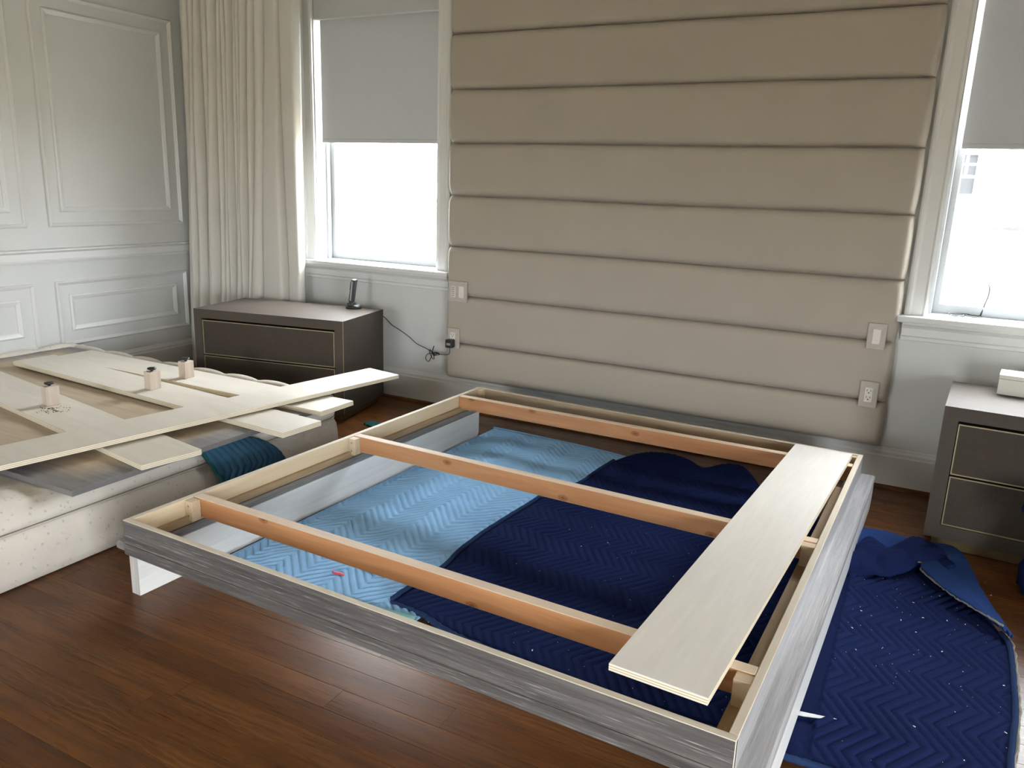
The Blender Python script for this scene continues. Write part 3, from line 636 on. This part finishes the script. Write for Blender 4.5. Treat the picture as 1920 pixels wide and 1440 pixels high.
obj('batten', box(BWD - T - 0.045, BWD - T, -BL + T + 0.005, -0.25, ZL1 - 0.002, ZL1 + 0.010, 0.001), 'batten', bed)
def legplank(u0, u1, v0, v1, z0, z1, rr):
    # plank seen from the side, its lower rear corner rounded
    pts = [(v0, z0), (v1 - rr, z0)] + [(v1 - rr + rr * math.sin(a), z0 + rr - rr * math.cos(a)) for a in [math.pi / 2 * k / 8 for k in range(1, 9)]] + [(v1, z1), (v0, z1)]
    bm = bmesh.new(); A = [bm.verts.new((u0, p[0], p[1])) for p in pts]; B = [bm.verts.new((u1, p[0], p[1])) for p in pts]; n = len(pts)
    bm.faces.new(A); bm.faces.new(B)
    for k in range(n): f = bm.faces.new((A[k], A[(k + 1) % n], B[(k + 1) % n], B[k])); f.material_index = 1 if k == n - 1 else 0
    bmesh.ops.recalc_face_normals(bm, faces=bm.faces); return bm
o = obj('leg_plank', legplank(0.0, 0.0385, -BL + 0.012, -0.055, 0.001, ZL0 + 0.001, 0.03), ['whitewash', 'endgrain'], bed); o['label'] = 'whitewashed plank leg along the left side'
obj('leg_lip', box(0.0385, 0.0425, -BL + 0.03, -0.055, 0.128, 0.138, 0.001), 'whitewash', bed)
o = obj('leg_plank', legplank(BWD + 0.014, BWD + 0.053, -BL + 0.012, 0.03, 0.024, ZL0 + 0.001, 0.05), ['whitewash', 'endgrain'], bed); o['label'] = 'whitewashed plank leg along the right side'
def joist(v, tilt):
    L0, L1 = T + 0.001, BWD - T - 0.001
    bm = box(L0, L1, v, v + 0.036, 0.186, BZ, 0.0015); bmesh.ops.recalc_face_normals(bm, faces=bm.faces)
    for f in bm.faces:
        if abs(f.normal.z) > 0.5: f.material_index = 1
    bmesh.ops.rotate(bm, verts=bm.verts, cent=((L0 + L1) / 2, v + 0.018, 0.2), matrix=Matrix.Rotation(tilt, 3, 'Z'))
    return obj('cross_joist', bm, ['fir', 'fir_top'], bed)
joist(-0.203, R(1.2)); joist(-1.012, 0); joist(-1.812, 0)
def block(u0, u1, v0, v1, screws):
    b = obj('corner_block', box(u0, u1, v0, v1, 0.180, BZ - 0.003, 0.001), 'pine_x', bed)
    if screws:
        for zc in (0.198, 0.232):
            bm = bmesh.new(); lathe(bm, [(0.0035, 0), (0.0035, 0.002)], n=10); bmesh.ops.rotate(bm, verts=bm.verts, cent=(0, 0, 0), matrix=Matrix.Rotation(R(90), 3, 'X'))
            bmesh.ops.translate(bm, verts=bm.verts, vec=((u0 + u1) / 2, v0 + 0.0008, zc)); obj('screw', bm, 'steel', b)
for v in (-1.012, -1.812):
    block(T + 0.001, T + 0.034, v - 0.036, v - 0.001, True); block(BWD - T - 0.040, BWD - T - 0.001, v - 0.036, v - 0.001, False)
block(T + 0.001, T + 0.030, -T - 0.028, -T - 0.001, False); block(BWD - T - 0.030, BWD - T - 0.001, -T - 0.028, -T - 0.001, False)
# loose plywood slat lying across the joists
pb = empty('plywood_board', (BX, BY, 0), BA)
c0, c1, c2, c3 = (1.571, -1.972), (1.788, -1.978), (1.839, -0.077), (1.609, -0.074)
mid = Vector(((c0[0] + c1[0] + c2[0] + c3[0]) / 4, (c0[1] + c1[1] + c2[1] + c3[1]) / 4)); ang = math.atan2((c3[0] + c2[0] - c0[0] - c1[0]) / 2, (c3[1] + c2[1] - c0[1] - c1[1]) / 2)
bpy.data.objects.remove(pb)
ca, sa = math.cos(BA), math.sin(BA)
def bedw(u, v, z): return (BX + ca * u - sa * v, BY + sa * u + ca * v, z)
p = tag(obj('plywood_board', edgebox(-0.112, 0.112, -0.951, 0.951, 0, 0.018, 0.0008), ['ply', 'plyedge'], None, False, bedw(mid.x, mid.y, BZ + 0.0006), (0, 0, BA - ang)), 'wide pale birch plywood slat laid across the right side of the bed frame', 'board', 'loose plywood boards')

# ------------------------------------------------------------------ MATTRESS ON THE FLOOR
mx0, mx1, my0, my1 = -2.005, 0.0, -2.98, -0.955
mt = tag(empty('mattress', ((mx0 + mx1) / 2, (my0 + my1) / 2, 0)), 'cream flecked mattress lying flat on the floor against the panelled wall', 'mattress')
hx, hy = (mx1 - mx0) / 2, (my1 - my0) / 2
def rr_loop(ins, z, n=14, rad=0.10, side=60, wav=0.0, zw=0.0):
    pts = []; a, b = hx - ins, hy - ins; r_ = max(0.01, rad - ins * 0.5)
    cor = [(a - r_, b - r_, 0), (-a + r_, b - r_, 90), (-a + r_, -b + r_, 180), (a - r_, -b + r_, 270)]
    raw = []
    for ci, (cx, cy, a0) in enumerate(cor):
        arc = [Vector((cx + r_ * math.cos(R(a0 + 90 * k / n)), cy + r_ * math.sin(R(a0 + 90 * k / n)), z)) for k in range(n + 1)]
        raw += arc
        nx_ = cor[(ci + 1) % 4]; q = Vector((nx_[0] + r_ * math.cos(R(nx_[2])), nx_[1] + r_ * math.sin(R(nx_[2])), z))
        for k in range(1, side): raw.append(arc[-1].lerp(q, k / side))
    L = 0; prev = raw[0]
    for p_ in raw:
        L += (p_ - prev).length; prev = p_; s = abs(math.sin(math.pi * L / 0.30)) ** 0.6
        d = Vector((p_.x, p_.y, 0)); nrm = Vector((p_.x / hx if abs(p_.x) / hx > abs(p_.y) / hy else 0, p_.y / hy if abs(p_.y) / hy >= abs(p_.x) / hx else 0, 0))
        pts.append(p_ + nrm * wav * (s - 0.6) + Vector((0, 0, zw * (s - 0.6))))
    return pts
def loft(loops, cap_bot=True, cap_top=True):
    bm = bmesh.new(); V = [[bm.verts.new(p) for p in l] for l in loops]; n = len(V[0])
    for A, B in zip(V, V[1:]):
        for k in range(n): bm.faces.new((A[k], A[(k + 1) % n], B[(k + 1) % n], B[k]))
    if cap_bot: bm.faces.new(V[0])
    if cap_top: bm.faces.new(V[-1])
    return bm
obj('body', loft([rr_loop(0.02, 0.002), rr_loop(0.004, 0.012), rr_loop(-0.004, 0.05), rr_loop(-0.006, 0.10), rr_loop(0.0, 0.15), rr_loop(0.012, 0.180), rr_loop(0.02, 0.186)]), 'mattress', mt, True)
top = [rr_loop(0.02, 0.184), rr_loop(0.008, 0.194, wav=0.004), rr_loop(0.005, 0.212, wav=0.008), rr_loop(0.014, 0.232, wav=0.010, zw=0.004), rr_loop(0.036, 0.250, wav=0.006, zw=0.014), rr_loop(0.075, 0.262, zw=0.016), rr_loop(0.12, 0.2615, zw=0.005), rr_loop(0.17, 0.261)]
bmt = loft(top)
# the uncovered strip beside the panel stands a little higher than the weighted middle
for v in bmt.verts:
    wy = v.co.y + (my0 + my1) / 2
    if v.co.z > 0.24 and wy < -2.42: v.co.z += 0.022 * min(1, (-2.42 - wy) / 0.08)
obj('pillow_top', bmt, 'mattress', mt, True)
def pipe(ins, z, r_): 
    bm = bmesh.new(); tube(bm, rr_loop(ins, z), r_, 6, True); return bm
obj('piping', pipe(0.010, 0.184, 0.0045), 'piping', mt, True); obj('piping', pipe(0.016, 0.010, 0.004), 'piping', mt, True)

# puffed, tufted edge roll that swells up round the far side and the wall end of the panel
bm = bmesh.new(); path = [(-0.06 - 0.0198 * k, -0.985) for k in range(0, 96)] + [(-1.955, -0.990), (-1.970, -1.005), (-1.980, -1.03)] + [(-1.983, -1.05 - 0.02 * k) for k in range(0, 92)]
sL = [0.0]
for p0_, p1_ in zip(path, path[1:]): sL.append(sL[-1] + math.hypot(p1_[0] - p0_[0], p1_[1] - p0_[1]))
tube(bm, [Vector((p_[0] - (mx0 + mx1) / 2, p_[1] - (my0 + my1) / 2, 0.259 + 0.008 * abs(math.sin(math.pi * q_ / 0.235)) ** 0.5 + (0.010 if p_[0] < -1.9 else 0))) for p_, q_ in zip(path, sL)],
     lambda t: 0.0235 + 0.0085 * abs(math.sin(math.pi * t * sL[-1] / 0.235)) ** 0.6, 12)
obj('edge_roll', bm, 'mattress', mt, True)

# big stained panel on the mattress
pn = tag(empty('stained_panel', (-0.971, -1.6975, 0.2665)), 'large wooden panel with a grey border and brown centre lying on the mattress', 'panel')
obj('board', edgebox(-1.03, 1.03, -0.6775, 0.6775, 0, 0.0205, 0.001), ['panel', 'paneledge'], pn)
ZP = 0.2872
# support planks with a screwed-on leg post each
def support_plank(ca_, cb_, far, length, post, label, tilt=0.0, tk=0.0205):
    a = Vector((*ca_, 0)); b = Vector((*cb_, 0)); d = (Vector((*far, 0)) - a).normalized(); side = Vector((d.y, -d.x, 0))
    if (b - a).dot(side) < 0: side = -side
    w_ = (b - a).length; mid_ = (a + b) / 2 + d * length / 2; rz = math.atan2(-d.y, -d.x)
    r = tag(empty('support_plank', (mid_.x, mid_.y, ZP + math.sin(tilt) * length / 2), rz), label, 'board', 'support planks with a leg post'); r.rotation_euler = (0, tilt, rz)
    obj('board', edgebox(-length / 2, length / 2, -w_ / 2, w_ / 2, 0, tk, 0.0008), ['ply_x', 'plyedge'], r)
    inv = Matrix.Rotation(-rz, 4, 'Z'); q = inv @ (Vector((*post, 0)) - mid_)
    lg = obj('leg_post', box(q.x - 0.024, q.x + 0.024, q.y - 0.027, q.y + 0.027, tk, tk + 0.083, 0.0015), 'post', r)
    bm = bmesh.new(); lathe(bm, [(0.006, 0.083), (0.006, 0.089), (0.016, 0.090), (0.0205, 0.094), (0.018, 0.099), (0.008, 0.101)], (q.x, q.y, tk), 18); obj('glide_foot', bm, 'black', lg, True)
    return r
support_plank((0.0936, -2.1375), (0.111, -1.910), (-1.051, -1.945), 1.86, (-0.851, -1.847), 'plywood support plank with a leg post, nearest the camera on the mattress')
support_plank((0.227, -1.609), (0.242, -1.398), (-1.705, -1.496), 1.935, (-0.715, -1.448), 'middle plywood support plank with a leg post, sticking out furthest over the mattress edge', R(0.38))
support_plank((0.152, -1.297), (0.150, -1.078), (-1.31, -1.284), 1.85, (-0.785, -1.198), 'plywood support plank with a leg post, closest to the left nightstand')
# long board across the planks
a = Vector((0.087, -0.635, 0)); b = Vector((-0.125, -0.598, 0)); d = (Vector((-0.221, -2.43, 0)) - a).normalized(); mid_ = (a + b) / 2 + d * 0.98
tag(obj('long_board', edgebox(-0.1076, 0.1076, -0.98, 0.98, 0, 0.018, 0.0008), ['ply_x', 'plyedge'], None, False, (mid_.x, mid_.y, 0.3155), (0, 0, math.atan2(-d.y, -d.x) - math.pi / 2)),
    'long pale plywood board lying crosswise over the support planks on the mattress', 'board', 'loose plywood boards')
# sawdust by the first post
bm = bmesh.new()
for k in range(60):
    px, py = random.gauss(-0.775, 0.035), random.gauss(-1.895, 0.022); s = random.uniform(0.001, 0.003); abox(bm, px - s, px + s * 1.5, py - s * 0.6, py + s * 0.6, ZP + 0.0206, ZP + 0.022)
tag(obj('sawdust', bm, 'sawdust'), 'dark wood crumbs at the foot of the nearest leg post', 'sawdust', None, 'stuff')

# ------------------------------------------------------------------ MOVING BLANKETS
# light blue one under the left half of the bed
def lb_z(p, u, v):
    e = min(min(u, 1 - u) * 0.85, min(v, 1 - v) * 1.85); s = min(1, e / 0.03)
    q = chevron(p.x + 0.02 * math.sin(p.y * 3), p.y + 0.02 * math.sin(p.x * 5), 0.23, 0.038, 1.15, 0.0095, 0.5)
    w = noise.noise(Vector((p.x * 3, p.y * 3, 0.3))) * 0.006 + noise.noise(Vector((p.x * 16, p.y * 11, 4))) * 0.0040 + noise.noise(Vector((p.x * 45, p.y * 30, 8))) * 0.0014 + 0.012 * math.exp(-((p.x - 0.80 + 0.15 * (p.y + 1.2)) / 0.07) ** 2) * (1 if -1.9 < p.y < -0.5 else 0)
    return Vector((p.x, p.y, 0.005 + s * (0.004 + q + max(-0.002, w))))
NU, NV = 150, 330
bot = smooth_poly([(0.372, -2.10), (0.60, -2.095), (0.90, -2.085), (1.165, -2.062)]); topc = smooth_poly([(0.424, -0.235), (0.60, -0.237), (0.80, -0.25), (1.036, -0.269), (1.20, -0.30)])
lef = [(0.372, -2.10), (0.424, -0.235)]; rig = smooth_poly([(1.165, -2.062), (1.20, -1.5), (1.22, -0.9), (1.20, -0.30)])
vs, fs = coons(bot, topc, lef, rig, NU, NV, lb_z); skirt(vs, fs, NU, NV, 0.001)
lb = tag(empty('moving_blanket', (0.8, -1.2, 0)), 'light blue quilted moving blanket spread under the left half of the bed frame', 'blanket', 'quilted moving blankets')
o = obj('quilt', (vs, fs), 'lightblue', lb, True); o.location = (-0.8, 1.2, 0)
bm = bmesh.new(); tube(bm, [Vector((x_, y_, 0.009)) for x_, y_ in [(p_[0], p_[1]) for p_ in bot]], 0.011, 6)
o = obj('binding', bm, 'mintbind', lb, True); o.location = (-0.8, 1.2, 0)
bm = bmesh.new(); tube(bm, [Vector((p_[0], p_[1], 0.009)) for p_ in topc], 0.006, 6); o = obj('binding', bm, 'lightblue', lb, True); o.location = (-0.8, 1.2, 0)

# navy one under the right half, reaching out past the bed
nb = tag(empty('moving_blanket', (1.9, -1.2, 0)), 'navy quilted moving blanket under the right half of the bed with a folded-over corner', 'blanket', 'quilted moving blankets')
def NB(n, bm, mat, smooth=True):
    o = obj(n, bm, mat, nb, smooth); o.location = (-1.9, 1.2, 0); return o
def nv_z(p, u, v):
    e = min(min(u, 1 - u) * 1.65, min(v, 1 - v) * 1.8); s = min(1, e / 0.025)
    q = chevron(p.y + 0.015 * math.sin(p.x * 3), p.x, 0.225, 0.032, 0.66, 0.0085, 0.38)
    over = 0.012 * max(0, min(1, (1.27 - p.x) / 0.06)); w = noise.noise(Vector((p.x * 2.6, p.y * 2.6, 9.3))) * 0.006
    bank = 0.0
    if p.x < 2.0 and p.y > -0.55: bank = 0.030 * math.exp(-((p.y + 0.24 - 0.03 * math.sin(p.x * 9)) / 0.09) ** 2)   # rumpled head-side border
    if 2.29 > p.x > 2.17: q *= 0.2; w = -0.004; bank = 0
    return Vector((p.x, p.y, 0.006 + over + s * (0.003 + q + max(-0.003, w)) + bank))
bot = smooth_poly([(1.051, -2.021), (1.10, -2.025), (1.18, -2.035), (1.217, -2.048), (1.31, -2.077), (1.45, -2.092), (1.58, -2.100), (1.744, -2.118), (1.90, -2.117), (2.078, -2.112), (2.243, -2.12), (2.325, -2.117), (2.55, -2.118), (2.705, -2.105)])
topc = smooth_poly([(1.18, -0.42), (1.228, -0.331), (1.30, -0.235), (1.38, -0.185), (1.49, -0.232), (1.577, -0.272), (1.66, -0.20), (1.722, -0.16), (1.80, -0.28), (1.92, -0.44), (2.10, -0.55), (2.302, -0.634), (2.454, -0.662), (2.60, -0.690)])
lef = smooth_poly([(1.051, -2.021), (1.057, -1.90), (1.0717, -1.761), (1.055, -1.63), (1.052, -1.48), (1.058, -1.338), (1.076, -1.076), (1.085, -0.95), (1.155, -0.79), (1.165, -0.60), (1.18, -0.42)])
rig = smooth_poly([(2.705, -2.105), (2.718, -1.89), (2.744, -1.653), (2.7515, -1.492), (2.754, -1.28), (2.7214, -1.18), (2.673, -1.0), (2.646, -0.82), (2.60, -0.690)])
NU, NV = 360, 380
vs, fs = coons(bot, topc, lef, rig, NU, NV, nv_z); skirt(vs, fs, NU, NV, 0.001)
NB('quilt', (vs, fs), 'navy')
def edge_tube(pts, z, r_, jit=0.0):
    bm = bmesh.new(); tube(bm, [Vector((p_[0] + random.uniform(-jit, jit), p_[1] + random.uniform(-jit, jit), z + random.uniform(-jit, jit))) for p_ in pts], r_, 6); return bm
NB('binding', edge_tube(bot, 0.013, 0.009, 0.0015), 'navybind'); NB('binding', edge_tube(lef, 0.026, 0.008, 0.0008), 'navybind')
NB('binding', edge_tube([(p_[0] - 0.006, p_[1]) for p_ in rig if p_[1] < -1.22], 0.014, 0.008, 0.001), 'navybind'); NB('frayed_edge', edge_tube([(p_[0] + 0.004, p_[1]) for p_ in rig if p_[1] < -1.22], 0.010, 0.0042, 0.0035), 'fray', False)
# folded-over corner: lighter underside
crease = smooth_poly([(2.27, -0.628, 0.012), (2.377, -0.616, 0.018), (2.454, -0.655, 0.024), (2.54, -0.665, 0.030), (2.610, -0.690, 0.034), (2.652, -0.82, 0.036), (2.680, -1.0, 0.036), (2.727, -1.18, 0.032), (2.756, -1.265, 0.022)])
free = smooth_poly([(2.27, -0.83, 0.016), (2.36, -0.80, 0.024), (2.45, -0.82, 0.034), (2.505, -0.905, 0.046), (2.505, -0.965, 0.050), (2.545, -1.035, 0.048), (2.600, -1.115, 0.046), (2.66, -1.175, 0.044), (2.73, -1.24, 0.034)])
lefc = [crease[0], free[0]]; rigc = [crease[-1], free[-1]]
def fl_z(p, u, v): return Vector((p.x, p.y, p.z + 0.016 * math.sin(math.pi * v) * math.sin(math.pi * u) + noise.noise(Vector((p.x * 9, p.y * 9, 2))) * 0.006 + chevron(p.x, p.y, 0.17, 0.03, 1.5, 0.0025, 0.5)))
vs, fs = coons(crease, free, lefc, rigc, 90, 30, fl_z); o = NB('folded_corner', (vs, fs), 'blueunder'); m = o.modifiers.new('thickness', 'SOLIDIFY'); m.thickness = 0.010; m.offset = -1; o['label'] = 'lighter blue underside of the folded corner'
NB('frayed_edge', edge_tube([tuple(p_) for p_ in free[28:]], 0.050, 0.0035, 0.002), 'fray', False)
# rumpled ridge on top of the fold
ra_ = smooth_poly([(2.275, -0.885, 0.02), (2.322, -0.785, 0.045), (2.40, -0.835, 0.048), (2.470, -0.735, 0.062), (2.525, -0.742, 0.066), (2.575, -0.83, 0.062), (2.600, -0.925, 0.058)])
rb_ = smooth_poly([(2.27, -1.055, 0.012), (2.34, -1.050, 0.016), (2.41, -1.020, 0.022), (2.46, -0.965, 0.035), (2.50, -0.925, 0.050), (2.545, -0.935, 0.054), (2.590, -0.955, 0.054)])
def rg_z(p, u, v): return Vector((p.x, p.y, p.z + 0.022 * math.sin(math.pi * v) * (0.35 + 0.65 * math.sin(math.pi * u) ** 0.6) + noise.noise(Vector((p.x * 14, p.y * 12, 5))) * 0.020 + noise.noise(Vector((p.x * 40, p.y * 34, 2))) * 0.005))
vs, fs = coons(ra_, rb_, [ra_[0], rb_[0]], [ra_[-1], rb_[-1]], 80, 26, rg_z); o = NB('rumpled_fold', (vs, fs), 'navy'); m = o.modifiers.new('thickness', 'SOLIDIFY'); m.thickness = 0.010; m.offset = -1
NB('frayed_edge', edge_tube([tuple(p_) for p_ in rb_[38:]] , 0.060, 0.003, 0.002), 'fray', False)
# lint
bm = bmesh.new(); k = 0
while k < 230:
    px, py = random.uniform(1.1, 2.72), random.uniform(-2.08, -0.72)
    if 2.16 < px < 2.30: continue
    if px < 2.16 and random.random() < 0.55: continue
    s = random.choice([0.0004, 0.0005, 0.0006, 0.0008, 0.0008, 0.0018]); a_ = random.uniform(0, 3.14)
    abox(bm, px - s * random.uniform(1, 3), px + s, py - s * 0.7, py + s * 0.7, 0.0175, 0.0185, rz=a_); k += 1
tag(obj('lint', bm, 'lint'), 'white lint scattered over the navy moving blanket', 'lint', None, 'stuff')

# teal one slipping down the side of the mattress
tb = tag(empty('moving_blanket', (0.03, -1.62, 0)), 'teal quilted moving blanket corner draped over the side of the mattress', 'blanket', 'quilted moving blankets')
arc = smooth_poly([(-1.822, 0.262), (-1.76, 0.270), (-1.66, 0.262), (-1.56, 0.235), (-1.48, 0.185), (-1.42, 0.125), (-1.37, 0.012)])
lft = smooth_poly([(-1.822, 0.262), (-1.800, 0.205), (-1.775, 0.155), (-1.745, 0.10), (-1.70, 0.012)])
def teal_pt(u, v):
    # u from the left hem to the right, v from the arc down to the floor
    A = poly_at([(p_[0], p_[1]) for p_ in arc], u); B = Vector((-1.70 + u * 0.33, 0.012)); L_ = poly_at([(p_[0], p_[1]) for p_ in lft], v)
    y_ = A.x * (1 - v) + B.x * v + (L_.x - ((-1.822) * (1 - v) + (-1.70) * v)) * (1 - u); z_ = A.y * (1 - v) + B.y * v + (L_.y - (0.262 * (1 - v) + 0.012 * v)) * (1 - u)
    x_ = 0.022 + 0.028 * math.sin(math.pi * min(1, v * 1.2 + 0.1)) * math.sin(math.pi * u) + 0.02 * v
    x_ -= max(0, z_ - 0.19) ** 1.3 * 1.1
    x_ += chevron(z_, y_, 0.30, 0.030, 0.5, 0.010, 0.45) + noise.noise(Vector((y_ * 8, z_ * 8, 1))) * 0.006
    return Vector((x_, y_, z_))
nu, nv = 90, 60; vs = [teal_pt(i / nu, j / nv) for j in range(nv + 1) for i in range(nu + 1)]; fs = [(j * (nu + 1) + i, j * (nu + 1) + i + 1, (j + 1) * (nu + 1) + i + 1, (j + 1) * (nu + 1) + i) for j in range(nv) for i in range(nu)]
def TB(n, d_, mat): o = obj(n, d_, mat, tb, True); o.location = (-0.03, 1.62, 0); return o
o = TB('quilt', (vs, fs), 'teal'); m = o.modifiers.new('thickness', 'SOLIDIFY'); m.thickness = 0.008
bm = bmesh.new(); tube(bm, [teal_pt(0.004, j / 30) + Vector((0.004, 0, 0)) for j in range(31)], 0.009, 6); TB('binding', bm, 'greenbind')
bm = bmesh.new(); tube(bm, [teal_pt(j / 40, 0.0) + Vector((0.003, 0, 0)) for j in range(41)], 0.006, 6); TB('binding', bm, 'greenbind')
bm = box(0, 0.0015, -0.016, 0.016, -0.006, 0.006); o = TB('sewn_tag', bm, 'paper'); q = teal_pt(0.26, 0.02); o.location = (q.x - 0.03 + 0.008, q.y + 1.62, q.z + 0.002); o.rotation_euler = (0, R(-50), 0)
# scrap of teal blanket on the floor behind the bed rail
vs, fs = coons([(-0.20, -0.56), (-0.06, -0.60)], [(-0.19, -0.49), (-0.03, -0.53)], [(-0.20, -0.56), (-0.19, -0.49)], [(-0.06, -0.60), (-0.03, -0.53)], 40, 24, lambda p, u, v: Vector((p.x, p.y, 0.006 + chevron(p.x, p.y, 0.1, 0.03, 1, 0.006))))
skirt(vs, fs, 40, 24, 0.001); tag(obj('cloth_scrap', (vs, fs), 'greenbind', None, True), 'small teal cloth scrap on the floor between nightstand and bed', 'cloth')

# ------------------------------------------------------------------ SMALL SCRAPS
bm = bmesh.new(); A = [(2.236, -1.965), (2.25, -1.936), (2.29, -1.924), (2.338, -1.9205), (2.29, -1.940)]
A = [(2.238, -1.955), (2.262, -1.951), (2.300, -1.938), (2.337, -1.919), (2.300, -1.926), (2.262, -1.933), (2.238, -1.937)]
for z in (0.0168, 0.0180): bm.faces.new([bm.verts.new((x_, y_, z)) for x_, y_ in A])
tag(obj('tape_strip', bm, 'paper'), 'pointed white strip of tape sticking out from under the right bed side', 'tape')
bm = box(1.16, 1.36, -2.165, -2.100, 0.0005, 0.0025, 0.0005, rz=R(-6)); tag(obj('paper_sheet', bm, 'paper'), 'white paper on the floor just inside the foot rail', 'paper')
bm = bmesh.new(); tube(bm, catmull([(0.772, -1.968, 0.020), (0.79, -1.975, 0.023), (0.805, -1.968, 0.021), (0.824, -1.972, 0.020)], 6), lambda t: 0.003 + 0.004 * math.sin(math.pi * t), 7)
for v in bm.verts: v.co.z = 0.020 + (v.co.z - 0.020) * 0.5
tag(obj('plastic_scrap', bm, 'red', None, True), 'tiny red plastic scrap on the light blue blanket', 'scrap')
